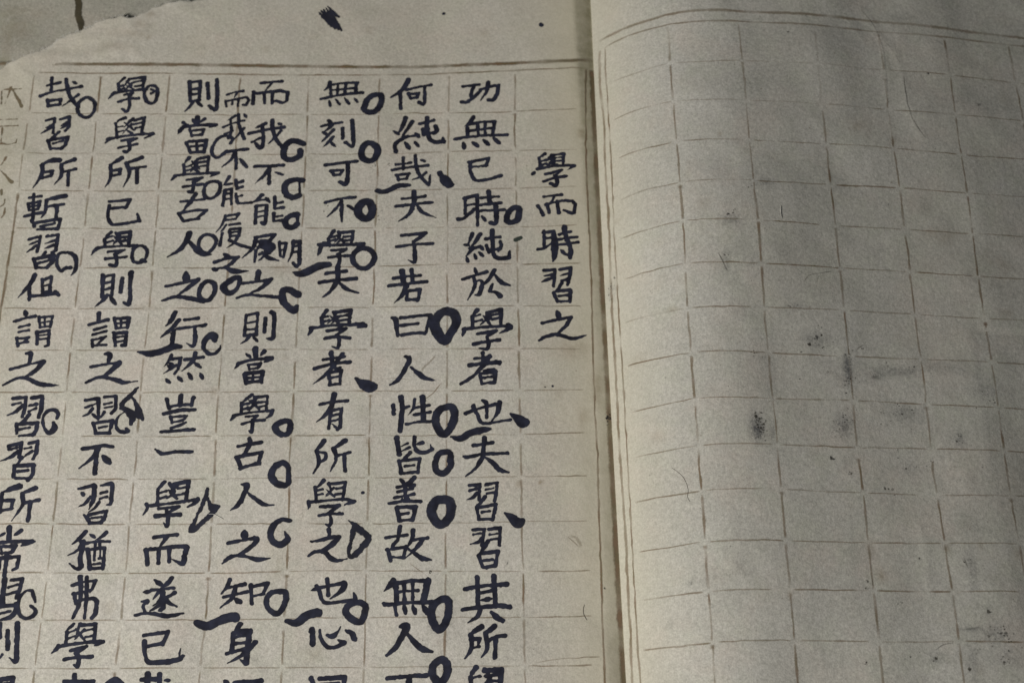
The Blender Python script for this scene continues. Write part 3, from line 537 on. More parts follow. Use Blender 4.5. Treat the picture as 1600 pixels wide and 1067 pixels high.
C 人|s56 1180,110,26 1240,125,64 1200,220,50 1140,330,50 1065,380,20|s60 1240,190,20 1320,260,46 1420,320,46 1520,325,12
C 之|d80 1210,600 1215,670|h44 1045,720 1180,695 1310,670|s60 1310,670,50 1345,690,50 1270,770,50 1150,850,40|s44 980,935,24 1060,870,44 1170,850,36 1290,880,46 1370,895,46 1480,880,16
K 410 740 240
C 學|p42 640,70 590,120 560,150|v36 550,140 560,280|h28 570,175 630,160|h28 570,220 630,210|z42 720,105 865,90 835,270|h30 770,155 840,145|h30 760,215 840,205|p32 690,100 710,190 640,250|d30 660,160 750,240|p28 740,150 660,220|p40 480,290 485,330 475,370|h40 500,295 660,280 850,265 950,290|s44 950,290,50 910,300,40 860,320,20|z44 600,345 800,330 690,410|s46 700,420,36 715,490,44 700,540,40 660,525,20|h40 590,435 700,420 830,412
D |d40 1035,198 1050,198
C 之|s50 690,575,50 695,650,40|s44 510,705,30 600,690,40 720,660,44 800,660,50|s56 800,660,50 720,740,60 620,810,50|s40 480,855,24 540,815,40 640,810,44 700,870,60 770,905,50 880,885,12
O |s66 280,490,50 200,480,50 120,530,66 80,620,66 100,700,66 180,740,70 260,690,70 230,600,16
W |s70 895,490,14 950,530,50 1030,600,76 1110,660,60|s70 1110,660,60 1060,740,66 980,830,66 920,870,50 900,840,40|s46 950,550,50 930,660,46 900,780,46 895,860,30
K 630 740 240
C 善|d44 -30,60 20,120|p50 115,45 60,90 -10,110|h40 -60,140 20,125 110,120|v44 20,110 20,280|h36 -60,190 90,155|h36 -90,250 110,215|h40 -150,310 20,285 180,290|d26 -10,250 -20,300|d26 50,240 60,290|v44 -70,360 -40,490|z50 -60,350 130,345 95,480|h34 -40,425 50,410|h40 -40,490 90,480
O |c96 400,270 480,290 500,370 470,470 400,530 330,490 290,390 330,290
C 習|z42 685,120 800,110 790,270|h32 690,175 770,155|p38 770,200 720,250 660,270|z44 860,115 975,95 965,230 950,280|h32 860,165 940,150|h34 870,205 945,195|p44 850,240 810,300 755,345|v40 765,365 790,475|z46 780,350 965,320 930,480|h30 820,400 900,390|h40 800,475 930,470
T |s60 1055,410,20 1120,450,70 1190,510,110 1235,490,60
C 故|v46 -30,550 -60,690 -110,750|h40 -180,665 40,635|v44 -165,790 -130,900|z44 -120,780 30,760 0,870|h40 -130,870 10,870|p46 100,590 90,680 30,780|h40 90,690 250,670|p46 200,690 120,790 30,870|s56 50,780,30 120,830,46 200,880,56 290,895,14
C 習|z42 725,585 845,575 820,745|h32 730,635 800,620|p38 830,660 780,710 700,730|z42 890,580 1010,560 1000,745|h30 900,635 975,625|h32 910,685 990,675|p46 880,700 840,770 775,840|v44 785,850 825,965|z48 800,830 985,810 960,960|h36 830,905 930,890|h42 840,975 960,955
K 0 887 270
C 習|v50 40,105 20,330|z40 105,115 205,100 180,200 150,280|h32 80,180 160,155|h34 60,245 150,220|p36 20,250 -60,330|s40 -40,370,30 60,350,36 140,345,34|s46 150,330,46 150,390,50 100,450,48 10,480,30|h30 0,425 90,400
O |s40 325,320,20 310,260,34 290,210,30 230,220,30 180,280,30 165,350,36 180,430,34 240,470,34 310,440,40 325,390,40 280,350,24
C 弗|h36 665,160 780,130 880,120|p40 880,120 850,200 830,230|h34 680,240 830,210|v36 690,240 700,325|s42 695,310,34 790,290,34 870,285,40 895,330,40 880,420,44 850,460,36|s40 745,85,50 750,200,40 730,340,40 670,465,26|s42 800,85,40 800,250,42 780,465,26
C 學|p38 680,520 640,560 610,585|v32 620,590 610,690|h26 630,600 690,575|h26 630,650 690,630|z40 740,530 885,520 870,690|h28 780,580 860,565|h28 790,640 860,625|p28 740,515 700,630|d28 700,560 790,680|p28 780,570 690,660|p42 540,720 515,755 480,785|h38 530,730 700,700 900,680 950,685|p40 950,685 870,720|z38 650,765 800,725 700,790|s42 700,790,36 730,830,40 715,915,40 680,895,16|h38 595,845 720,825 850,820
C 則|v44 0,520 0,640|v46 70,580 70,750|s54 160,515,56 155,700,46 145,860,46 85,830,16|p30 20,800 -20,850
C 見|v40 10,1030 -10,1110|z46 10,1030 120,1015 110,1110|h30 20,1075 110,1065
C 也|v46 690,990 690,1090|s46 590,1055,46 720,1050,40 860,1050,50|v40 620,1060 640,1120
O |c70 1060,1040 1120,1090 1060,1150 990,1100
K 190 887 270
C 遂|d44 305,110 370,165|p48 460,95 420,150 350,190|h36 275,205 480,185|p34 350,210 290,290|v50 375,200 385,370|s40 490,230,44 440,260,30 400,270,20|p36 385,230 350,300 290,350|p40 390,300 340,350 260,400|n42 390,270 430,320 505,355|d44 370,380 350,395|d40 205,225 260,220|s38 185,310,26 240,310,36 200,350,24 220,420,30|s40 125,440,32 220,420,26 330,430,40 430,445,46 570,420,20
C 已|z42 205,625 430,590 380,710|h40 215,730 370,700|s46 210,680,50 215,800,42 250,870,44 350,875,46 520,850,50 560,820,40|s20 540,840,40 535,790,16 545,740,8
C 哉|v56 240,985 240,1090|h44 185,1030 310,1030|v46 350,985 350,1120|d36 400,1040 440,1040|h40 120,1110 420,1090
C 知|p44 1000,115 970,180 920,240|h38 975,185 1140,150|h36 945,270 1165,220|p46 1050,190 1020,280 910,370|d50 1050,285 1100,320|v38 1195,160 1205,330|z40 1200,175 1355,140 1310,240|h30 1220,260 1320,240
O |c52 1430,220 1510,225 1520,300 1450,420 1360,380 1340,300 1370,240
B |s70 695,510,50 790,540,66 920,480,70 1040,455,70 1055,470,60
C 身|p50 1095,520 1060,570 1040,590|v42 1035,600 1015,780|z58 1060,595 1185,580 1150,880|s30 1150,880,50 1100,850,16|h36 1050,640 1160,620|h36 1040,700 1160,690|h38 970,795 1080,765 1170,740|p44 1240,690 1170,760 1060,840 980,880
C 可|d50 950,1045 980,1070|h48 1050,1065 1180,1050 1290,1045|v50 1260,1050 1240,1150
K 420 887 270
C 也|s36 390,210,16 450,190,36 580,160,34 690,140,40|s54 690,140,50 700,160,56 660,220,46 570,285,12|v40 540,105 550,250|s40 440,165,34 470,220,40 485,290,36 530,325,34 650,315,34 780,295,40|s50 780,225,14 795,260,40 800,295,46
O |c62 810,320 890,350 880,440 840,500 760,470 710,410 730,350
B |s60 160,490,30 250,510,56 350,440,70 440,415,70 460,420,56
C 心|v54 400,570 405,705|s44 470,575,20 485,660,40 540,730,40 610,735,40 700,690,50|s40 640,665,14 690,690,50|s50 540,620,34 590,630,54 640,590,30 665,540,10|s56 715,580,30 770,610,56 790,655,56
C 因|v50 390,1020 420,1090|z50 470,1025 700,1010 690,1100|h40 480,1080 640,1070
C 無|p52 1150,115 1120,160 1065,220|h44 1170,145 1330,120 1480,120|v50 1175,160 1180,330|v66 1470,120 1430,310|v38 1250,150 1255,310|v38 1330,150 1330,290|h34 1180,220 1380,210|s44 1055,325,26 1100,340,44 1300,320,36 1510,320,50|v36 1165,360 1180,435|d44 1250,345 1265,420|d44 1330,345 1355,420|d56 1425,350 1480,430
C 人|s60 1215,540,36 1275,540,70 1230,640,56 1170,740,50 1090,810,30|s60 1280,610,30 1350,690,56 1420,750,60 1510,775,36
C 不|h46 1095,1020 1280,1005 1450,995|p54 1300,1010 1280,1120|v50 1300,1020 1300,1140
K 580 887 270
O |c70 650,290 715,310 700,480 630,570 570,500 555,400 590,330
C 其|h46 865,195 1050,165 1255,150|v48 980,90 990,360|v50 1135,80 1150,350|h36 1010,230 1110,210|d46 1010,300 1110,285|s46 845,385,40 1000,365,42 1180,350,50 1280,360,50|p44 1010,390 980,450 900,505|s56 1110,410,30 1160,450,50 1215,490,50
C 所|p54 1020,545 960,580 915,615|p44 920,620 930,740 870,835|z40 940,660 1005,655 985,730|h38 935,740 1000,725|p52 1140,540 1090,580 1050,600|p46 1060,600 1070,750 1020,825|h42 1090,670 1150,640 1235,625|v48 1150,660 1145,825
O |c72 640,850 700,890 690,1000 630,1060 570,1000 570,910
C 學|p46 970,920 930,980 910,1010|v42 920,1010 925,1080|h32 930,1020 1000,1000|z54 1050,950 1205,940 1195,1080|h34 1060,1000 1190,980|p36 1060,950 1100,1010 1050,1070|h34 1080,1050 1190,1040
K 400 0 400
M |s24 388,76,6 430,120,24 472,168,8|s26 403,66,8 450,125,28 495,184,8|s28 418,58,6 465,120,30 515,188,8|s30 434,50,8 480,115,30 536,194,6|s22 446,42,6 480,80,24 520,112,14|s16 456,58,5 490,92,18 522,104,6|s10 384,82,4 400,100,8 412,116,4
D |d18 1168,86 1174,92
K 800 0 400
D |d30 178,155 186,162
K 800 267 400
D |d10 640,665 642,675
K 800 534 400
D |d13 252,274 256,280
K 110 0 133.3
Q |s150 100,-80,110 140,40,130 130,250,130 180,420,130 170,540,60
"""
GHOST_DATA = """K 0 110 420
G 狀|p14 75,60 60,120 30,200|s14 70,110,8 95,150,14 130,215,26|h10 25,115 125,112|v12 12,90 8,200
G 元|h12 0,295 100,292|h12 -8,335 105,330|v12 15,340 5,425|s14 5,435,14 50,442,12 90,432,12|v10 95,432 100,410
G 家|p14 35,520 10,560 -10,575|s16 -6,590,10 30,625,16 68,665,24
G 卷|v16 8,715 10,740|s14 30,770,14 20,800,16 -5,815,10|s14 30,820,12 22,860,18 5,880,10
"""
# ------------------------------------------------------------------ the setting and the book
def box(name, x0, x1, y0, y1, z0, z1, mat, parent=None):
    v = [(x, y, z) for x in (x0, x1) for y in (y0, y1) for z in (z0, z1)]
    f = [(0, 1, 3, 2), (4, 6, 7, 5), (0, 4, 5, 1), (2, 3, 7, 6), (0, 2, 6, 4), (1, 5, 7, 3)]
    return mesh_obj(name, v, f, mat, parent, smooth=False)

tbl = box('tabletop', -0.6, 0.6, -0.5, 0.5, -0.03, 0.0, WOOD)
tbl['kind'] = 'structure'
tbl['label'] = 'dark wooden tabletop under the open book'

book = link(bpy.data.objects.new('open_book', None))
book.location = (0, 0, 0)
book['label'] = 'old yellowed manuscript book lying open, brush writing on its left page, right page blank'
book['category'] = 'book'

XL, XR = -0.121, 0.121
YB, YT = -0.112, 0.101

def blobs(x, y, lst, hf):
    a = np.zeros_like(x)
    for cx, cy, rx, ry, k in lst:
        bx, by = onto(hf, np.array([cx], float), np.array([cy], float), 14)
        mx = 0.0001197 * 1.0
        q = ((x - bx[0]) / (rx * mx)) ** 2 + ((y - by[0]) / (ry * mx * 1.1)) ** 2
        a = np.maximum(a, k * np.exp(-q))
    return a

def cover_box(name, x0, x1):
    o = box(name, x0, x1, YB - 0.003, YT + 0.003, 0.0005, 0.0025, COVER, book)
    return o
cover_box('cover', XL - 0.003, XR + 0.003)

def stack(name, xf0, xf1, hf, gap):
    nu, nv = 46, 60
    us = np.linspace(0, 1, nu); vs = np.linspace(YB, YT, nv)
    V = np.zeros((nu, nv, 3))
    for j, y in enumerate(vs):
        x = xf0(y) + us * (xf1(y) - xf0(y))
        V[:, j, 0] = x; V[:, j, 1] = y; V[:, j, 2] = Z0 + hf(x, np.full_like(x, y)) - gap
    top = V.reshape(-1, 3)
    ring = [i * nv for i in range(nu)] + [(nu - 1) * nv + j for j in range(1, nv)] + \
           [i * nv + nv - 1 for i in range(nu - 2, -1, -1)] + [j for j in range(nv - 2, 0, -1)]
    low = top[ring].copy(); low[:, 2] = 0.0027
    verts = np.vstack([top, low]); n0 = len(top); m = len(ring)
    F = grid_faces(nu, nv)
    for k in range(m):
        k2 = (k + 1) % m
        F.append((ring[k2], ring[k], n0 + k, n0 + k2))
    F.append(tuple(range(n0 + m - 1, n0 - 1, -1)))
    return mesh_obj(name, verts, F, EDGE, book, smooth=False)

class Ribbons:
    def __init__(s, hf, lift):
        s.v = []; s.f = []; s.c = []; s.s = []; s.hf = hf; s.lift = lift; s.worn = []
    def add(s, pts, wd, strength, seed=0, fade=0.0006):
        pts = np.array(pts, float)
        if len(pts) < 2: return
        d = np.r_[0, np.cumsum(np.hypot(*np.diff(pts, axis=0).T))]
        L = d[-1]
        if L < 2e-4: return
        n = max(3, int(L / 0.00035))
        q = np.linspace(0, L, n)
        x = np.interp(q, d, pts[:, 0]); y = np.interp(q, d, pts[:, 1])
        tx, ty = np.gradient(x), np.gradient(y); m = np.hypot(tx, ty) + 1e-12
        nx, ny = -ty / m, tx / m
        wob = 0.00004 * vnoise(q, q * 0 + seed, 0.0016, seed % 13 + 1)
        wide = wd > 0.0004
        hw = wd * 0.5 * (1 + (0.10 if wide else 0.20) * vnoise(q, q * 0 + seed, 0.0012, seed % 7 + 2))
        hw = np.clip(hw, wd * 0.25, wd * 0.9)
        st = strength * np.clip(0.85 + 0.35 * vnoise(q, q * 0 + seed, 0.0032, seed % 11 + 3), 0.45 if wide else 0.2, 1.3)
        end = np.minimum(sstep(0, fade, q), sstep(0, fade, L - q))
        st = st * (0.25 + 0.75 * end)
        for cx, cy, rx, ry, k in s.worn:
            st = st * (1 - k * np.exp(-((x - cx) / rx) ** 2 - ((y - cy) / ry) ** 2))
        b = len(s.v)
        for k, off in enumerate((-2.0, -0.4, 0.4, 2.0) if wide else (-1.7, -0.5, 0.5, 1.7)):
            px = x + nx * (wob + hw * off); py = y + ny * (wob + hw * off)
            pz = Z0 + s.hf(px, py) + s.lift
            s.v += list(zip(px, py, pz)); s.c += [0.0 if abs(off) > 1 else 1.0] * n; s.s += list(st)
        for k in range(3):
            for i in range(n - 1):
                a = b + k * n + i
                s.f.append((a, a + 1, a + n + 1, a + n))
    def build(s, name, mat, parent):
        return mesh_obj(name, s.v, s.f, mat, parent, attrs=dict(cover=s.c, strength=s.s))

gut_low = lambda y: float(gutter(y))
stack('page_stack', lambda y: XL + 0.0015, lambda y: gut_low(y) - 0.001, lambda x, y: h_left(x, y), 0.0016)
stack('page_stack', lambda y: gut_low(y) + 0.0028, lambda y: XR - 0.0012, lambda x, y: h_right_base(x, y), 0.0013)

# leaf under the torn corner
def sheet(name, X, Y, Zf, mat, parent, attrs=None, extra=None):
    nu, nv = X.shape
    V = np.stack([X, Y, Zf], -1).reshape(-1, 3)
    A = {k: a.reshape(-1) for k, a in attrs.items()}
    for k in ('brown', 'olive', 'soot', 'rim', 'cream'):
        A.setdefault(k, np.zeros(nu * nv))
    return mesh_obj(name, V, grid_faces(nu, nv), mat, parent, attrs=A)

nu, nv = 150, 150
uu, vv = np.meshgrid(np.linspace(XL + 0.001, 0.0, nu), np.linspace(0.02, YT - 0.001, nv), indexing='ij')
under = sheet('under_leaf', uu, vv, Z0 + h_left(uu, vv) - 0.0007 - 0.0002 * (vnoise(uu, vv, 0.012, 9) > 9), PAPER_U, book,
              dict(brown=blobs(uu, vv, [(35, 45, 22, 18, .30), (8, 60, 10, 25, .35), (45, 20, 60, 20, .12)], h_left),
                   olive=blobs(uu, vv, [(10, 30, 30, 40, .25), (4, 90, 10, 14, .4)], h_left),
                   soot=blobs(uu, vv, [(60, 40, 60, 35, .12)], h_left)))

# left page: the torn corner is its own outline
TORN = [(-120, 160), (-60, 136), (0, 111), (12, 102), (27, 94), (39, 89), (54, 82), (68, 76), (87, 67), (103, 59), (120, 50), (132, 45),
        (148, 37), (165, 32), (181, 28), (194, 25), (206, 29), (217, 28), (229, 25), (237, 20), (247, 12), (264, 8), (289, 5),
        (305, 2), (340, -6), (390, -22), (430, -60), (470, -130), (500, -220)]
tp = np.array(TORN, float)
tx, ty = onto(h_left, tp[:, 0], tp[:, 1])
nu, nv = 300, 360
ub = np.linspace(0, 1, nu)
vb = np.linspace(0, 1, nv)
vb = 1 - (1 - vb) ** 1.12
X = np.zeros((nu, nv)); Y = np.zeros((nu, nv))
# x(u) is straight at the fold edge and follows the gutter on the other side
for it in range(1):
    xg0 = XL + ub * (float(gutter(0)) - XL)
    yt = np.interp(xg0, tx, ty, left=ty[0], right=YT)
    yt = np.minimum(yt, YT)
    jag = 0.00022 * vnoise(xg0, 0 * xg0, 0.0011, 11) + 0.00030 * vnoise(xg0, 0 * xg0, 0.0032, 12)
    yt = yt + jag * (yt < YT - 0.0005)
    Y[:] = YB + vb[None, :] * (yt[:, None] - YB)
    X[:] = XL + ub[:, None] * (gutter(Y) + 0.0006 - XL)
Zl = h_left(X, Y)
# the torn rim is lifted a little and frayed
rimd = np.abs(Y[:, -1:] - Y)
torn_here = (yt < YT - 0.0005)[:, None] * np.ones_like(X)
lift = np.exp(-(rimd / 0.004) ** 2) * torn_here * 0.00022 * (1 + 0.6 * vnoise(X, Y, 0.005, 13))
Zl = Zl + np.maximum(lift, -0.0002)
rim = np.exp(-(rimd / 0.0011) ** 2) * torn_here * (0.55 + 0.45 * vnoise(X, Y, 0.003, 14))
# last row turns down to give the torn edge its thickness
Zl[:, -1] -= 0.00022
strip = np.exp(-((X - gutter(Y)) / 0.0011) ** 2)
leftb = blobs(X, Y, [
    (205, 52, 34, 10, .26), (178, 72, 26, 8, .26), (232, 24, 10, 6, .50), (222, 40, 16, 9, .30), (233, 58, 4, 4, .55), (150, 80, 20, 8, .18),
    (577, 48, 9, 8, .22), (415, 77, 8, 6, .18), (758, 53, 6, 5, .20), (490, 58, 8, 4, .10), (1020, 30, 5, 5, .2),
    (440, 420, 26, 10, .18), (485, 255, 14, 14, .12), (895, 545, 26, 16, .24), (872, 610, 12, 20, .15), (852, 605, 7, 9, .22), (912, 650, 8, 16, .25),
    (862, 660, 6, 10, .12), (845, 753, 3, 3, .7), (810, 756, 4, 4, .6), (445, 560, 5, 5, .22), (560, 880, 16, 6, .15), (490, 1020, 20, 18, .18),
    (575, 690, 6, 5, .55), (455, 688, 5, 8, .45), (335, 612, 6, 6, .4), (690, 1000, 6, 30, .10), (590, 20, 60, 15, .07), (170, 947, 9, 9, .25),
    (885, 870, 12, 8, .10), (880, 905, 20, 12, .10), (870, 205, 30, 40, .06), (908, 208, 6, 10, .5), (915, 285, 5, 30, .2), (933, 605, 7, 26, .35),
    (650, 560, 3, 3, .3), (560, 310, 30, 20, .06), (455, 465, 5, 20, .15), (230, 480, 25, 6, .2), (570, 650, 14, 14, .08)], h_left)
lefto = blobs(X, Y, [(8, 260, 34, 130, .30), (10, 430, 26, 120, .26), (4, 600, 20, 140, .18), (50, 265, 10, 12, .20), (40, 300, 50, 60, .08), (330, 1040, 14, 10, .3),
                     (640, 830, 8, 5, .25), (430, 890, 12, 22, .25), (240, 870, 20, 18, .12), (320, 200, 40, 30, .05), (920, 700, 12, 300, .12), (905, 130, 14, 120, .20)], h_left)
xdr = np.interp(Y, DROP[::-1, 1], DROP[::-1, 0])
lefto = lefto + 0.30 * strip + 0.34 * sstep(-0.0006, 0.0006, X - xdr) * (0.55 + 0.45 * sstep(0.0, 0.05, Y))  # olive tone along the gutter and the bent strip, stronger upward
lefts = blobs(X, Y, [(620, 255, 10, 8, .25), (160, 470, 60, 50, .05), (300, 360, 80, 60, .05), (860, 740, 50, 60, .06), (905, 90, 8, 80, .15)], h_left)  # grey patches, the tall narrow one on the gutter strip
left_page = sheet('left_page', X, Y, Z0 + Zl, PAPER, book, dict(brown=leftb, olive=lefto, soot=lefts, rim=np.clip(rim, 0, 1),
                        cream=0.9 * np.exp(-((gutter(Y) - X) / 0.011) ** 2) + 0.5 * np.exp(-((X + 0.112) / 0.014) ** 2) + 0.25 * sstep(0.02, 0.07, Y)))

# frayed fibres along the torn corner
FR = Ribbons(lambda x, y: h_left(x, y), 0.00030)
for k in range(150):
    x = random.uniform(-0.108, -0.066); i = int(np.clip((x - XL) / (float(gutter(0)) - XL) * (X.shape[0] - 1), 0, X.shape[0] - 1))
    if yt[i] > YT - 0.001: continue
    an = random.gauss(1.9, 0.9); L = random.uniform(0.0004, 0.0011)
    x0, y0 = X[i, -1], Y[i, -1] - random.uniform(0.0, 0.0005)
    FR.add([(x0 - 0.4 * L * math.cos(an), y0 - 0.4 * L * math.sin(an)), (x0 + 0.2 * L * math.cos(an + .3), y0 + 0.2 * L * math.sin(an + .3)), (x0 + 0.6 * L * math.cos(an), y0 + 0.6 * L * math.sin(an))],
           random.uniform(0.00003, 0.00007), 1.0, k, 0.0001)
o = FR.build('torn_fibres', FRAY, left_page); o['kind'] = 'stuff'

# right page, curling up out of the gutter
nu, nv = 300, 330
su = np.linspace(0, 1, nu) ** 1.25
vy = np.linspace(YB, YT, nv)
Y = np.ones((nu, 1)) * vy[None, :]
X = gutter(Y) + su[:, None] * (XR - gutter(Y))
Zr = h_right(X, Y)
roll = np.array([-0.0006, -0.0003])
Xp = np.vstack([gutter(Y[:1]) + 0.0003, gutter(Y[:1]) + 0.00005, X]); Yp = np.vstack([Y[:1], Y[:1], Y])
Zp = np.vstack([Zr[:1] * 0 - 0.0040, Zr[:1] * 0 - 0.0011, Zr])
rb = blobs(Xp, Yp, [(1335, 195, 17, 12, .30), (1100, 320, 12, 11, .22), (1378, 899, 8, 8, .35), (1475, 370, 22, 12, .24), (1455, 365, 14, 8, .2), (1570, 490, 12, 8, .32),
                    (1550, 405, 20, 14, .18), (1440, 415, 30, 12, .10), (1080, 385, 14, 8, .12), (1000, 560, 14, 8, .18), (1028, 680, 8, 10, .14), (1125, 208, 4, 4, .4),
                    (1075, 270, 8, 5, .1), (1570, 415, 14, 10, .25), (1590, 865, 10, 9, .25), (1530, 1045, 8, 10, .2), (1050, 482, 8, 3, .35), (965, 345, 5, 4, .25),
                    (1360, 858, 6, 10, .35), (1480, 856, 5, 6, .5), (1234, 930, 4, 6, .5), (1532, 852, 4, 5, .4), (1290, 208, 5, 6, .4), (1395, 222, 5, 6, .4), (950, 0, 20, 40, .1)], h_right_base)
ro = blobs(Xp, Yp, [(1440, 320, 40, 20, .15), (1520, 980, 60, 60, .08), (1500, 300, 60, 60, .06), (1560, 600, 60, 80, .06), (1580, 700, 40, 160, .08), (1560, 900, 60, 120, .08), (1300, 180, 50, 20, .06)], h_right_base)
rs = blobs(Xp, Yp, [(1195, 285, 20, 10, .35), (1140, 345, 22, 12, .45), (1135, 405, 7, 20, .45), (1275, 530, 28, 16, .5), (1245, 478, 18, 8, .4), (1325, 575, 9, 26, .8), (1345, 575, 30, 30, .28),
                    (1400, 580, 60, 9, .5), (1370, 585, 24, 10, .5), (1480, 572, 50, 10, .25), (1540, 610, 30, 12, .3), (1183, 668, 12, 22, .85), (1207, 672, 6, 20, .5), (1320, 665, 20, 20, .55), (1415, 645, 30, 16, .4),
                    (1500, 685, 8, 14, .5), (1200, 560, 20, 10, .3), (1325, 725, 10, 12, .3), (1420, 730, 20, 12, .25), (1190, 120, 60, 40, .22), (1160, 70, 46, 40, .26), (1200, 170, 50, 30, .15), (1410, 30, 40, 14, .25),
                    (1555, 990, 28, 20, .42), (1545, 955, 10, 14, .4), (1575, 1025, 28, 20, .32), (1465, 1028, 14, 10, .45), (1520, 900, 9, 50, .4), (1520, 982, 22, 4, .6), (1520, 1030, 12, 40, .35), (1515, 820, 30, 20, .2),
                    (1250, 470, 80, 60, .12), (1180, 400, 60, 60, .14), (1300, 560, 140, 70, .14), (1250, 660, 120, 50, .10), (1400, 940, 80, 60, .10), (1120, 900, 30, 14, .12), (1080, 910, 6, 8, .25),
                    (955, 455, 8, 18, .35), (1045, 975, 8, 8, .25), (1600, 300, 60, 100, .08), (1250, 60, 120, 40, .15), (1490, 160, 30, 14, .2), (1540, 170, 20, 10, .25), (1520, 100, 20, 6, .2), (1300, 300, 60, 50, .1)], h_right_base)
rs = np.clip(rs * 1.2, 0, 1)
right_page = sheet('right_page', Xp, Yp, Z0 + Zp, PAPER_R, book, dict(brown=rb, olive=ro, soot=rs, cream=0.6 * np.exp(-((Xp - gutter(Yp)) / 0.008) ** 2)))

# ------------------------------------------------------------------ printed ruling
def P(txt):
    return [tuple(float(c) for c in p.split(',')) for p in txt.split()]

def lines(txts, hf):
    r = []
    for t in txts:
        p = np.array(P(t)); x, y = onto(hf, p[:, 0], p[:, 1], 14)
        r.append(np.stack([x, y], 1))
    return r

LROWS = lines(ROWS_LEFT.strip().split('\n'), h_left)
LVERT = lines(VERT_LEFT.strip().split('\n'), h_left)
RROWS = lines(ROWS_RIGHT.strip().split('\n'), h_right_base)
RVERT = lines(VERT_RIGHT.strip().split('\n'), h_right_base)

def interp_ext(q, xs, ys):
    o = np.argsort(xs); xs = xs[o]; ys = ys[o]
    if len(xs) > 2:
        k0 = np.polyfit(xs, ys, 1)
    q = np.asarray(q, float)
    r = np.interp(q, xs, ys)
    sl = np.polyfit(xs, ys, 1)[0]
    return r + sl * np.minimum(q - xs[0], 0) + sl * np.maximum(q - xs[-1], 0)

def cross(row, ver):
    x = ver[:, 0].mean()
    for _ in range(12):
        y = interp_ext(x, row[:, 0], row[:, 1]); x = interp_ext(y, ver[:, 1], ver[:, 0])
    return float(x), float(y)

def extend_rows(rows, n, pitch):
    r = list(rows)
    for k in range(n):
        q = r[-1].copy(); q[:, 1] -= pitch; r.append(q)
    return r
LROWS = extend_rows(LROWS, 4, 0.0086)
RROWS = extend_rows(RROWS, 4, 0.0089)

def ruling(rows, verts, hf, first_edge, last_edge, Rb, seed0, vs, hs):
    """rows from the inner top line down, verts from the gutter side outwards"""
    C = [[cross(r, v) for v in verts] for r in rows]
    sd = seed0
    nr, nv_ = len(rows), len(verts)
    for j in range(nv_):                      # uprights, broken at every row
        for i in range(nr - 1):
            a = np.array(C[i][j]); b = np.array(C[i + 1][j]); d = b - a; L = np.hypot(*d)
            g0 = random.uniform(0.0002, 0.0007) if i else random.uniform(0.0002, 0.0008)
            g1 = random.uniform(0.0000, 0.0005)
            if random.random() < 0.12: g0 += random.uniform(0.0008, 0.002)
            mid = [a + d * (g0 / L), a + d * 0.5 + np.array([random.gauss(0, 0.00005), 0]), b - d * (g1 / L)]
            sd += 1
            Rb.add(mid, random.uniform(0.00026, 0.00038), vs * random.uniform(0.75, 1.15), sd)
            if random.random() < 0.12:        # blot where the pen was set down
                Rb.add([a + d * (g0 / L), a + d * ((g0 + random.uniform(0.0005, 0.0009)) / L)], 0.00065, vs * 0.9, sd + 3, 0.0003)
    for i in range(1, nr):                    # level lines, one per cell
        cols = [first_edge(C[i])] + C[i] + [last_edge(C[i])]
        for j in range(len(cols) - 1):
            if cols[j] is None or cols[j + 1] is None: continue
            a = np.array(cols[j]); b = np.array(cols[j + 1]); d = b - a; L = np.hypot(*d)
            if L < 1e-3: continue
            g0 = random.uniform(0.0004, 0.0011); g1 = random.uniform(0.0002, 0.0009)
            if random.random() < 0.15: g1 += random.uniform(0.001, 0.003)
            q = np.linspace(g0 / L, 1 - g1 / L, 9)
            xs = a[0] + d[0] * q
            ys = interp_ext(xs, rows[i][:, 0], rows[i][:, 1])
            t = q[:, None]
            yl = a[1] + d[1] * q
            ys = np.where(np.abs(ys - yl) < 0.0009, ys, yl)
            sd += 1
            Rb.add(np.stack([xs, ys], 1), random.uniform(0.00018, 0.00026), hs * random.uniform(0.6, 1.1), sd)
    return C

RL = Ribbons(h_left, 0.000016)
def xy_on(row, px, hf):
    return None
def left_first(c):   # inner border near the gutter
    y = c[0][1]
    x = interp_ext(y, LIN[:, 1], LIN[:, 0]); return (float(x) - 0.0012, y + 0.0001)
def left_last(c):
    a = np.array(c[-1]); b = np.array(c[-2]); return tuple(a + (a - b) * 0.42)
LIN = lines([INNER_LEFT], h_left)[0]
LOUT = lines([OUTER_LEFT], h_left)[0]
ruling(LROWS[1:], LVERT, h_left, left_first, lambda c: None, RL, 100, 0.50, 0.46)
RB = Ribbons(h_left, 0.000018)
for row, wd, st in ((LROWS[0], 0.00060, 0.66), (LROWS[1], 0.00030, 0.50)):
    xs = np.linspace(-0.1065 if wd > 0.0004 else -0.112, float(gutter(row[0, 1])) - (0.0002 if wd > 0.0004 else 0.0013), 60)
    (RB if wd > 0.0004 else RL).add(np.stack([xs, interp_ext(xs, row[:, 0], row[:, 1])], 1), wd, st, 7, 0.003)
RB.build('frame_border', BOLDPRINT, left_page)
ys = np.linspace(LROWS[1][-1, 1], -0.098, 90)
RL.add(np.stack([interp_ext(ys, LIN[:, 1], LIN[:, 0]), ys], 1), 0.00032, 0.66, 21)
RL.add(np.stack([gutter(ys) - 0.00045, ys], 1), 0.00075, 0.72, 23)
# line that closes the last column at the fold edge
L8 = LVERT[-1]
ys = np.linspace(0.032, -0.03, 40)
RL.add(np.stack([interp_ext(ys, L8[:, 1], L8[:, 0]) - 0.0001, ys], 1), 0.00036, 0.48, 31)
RL.build('printed_ruling', PRINT, left_page)

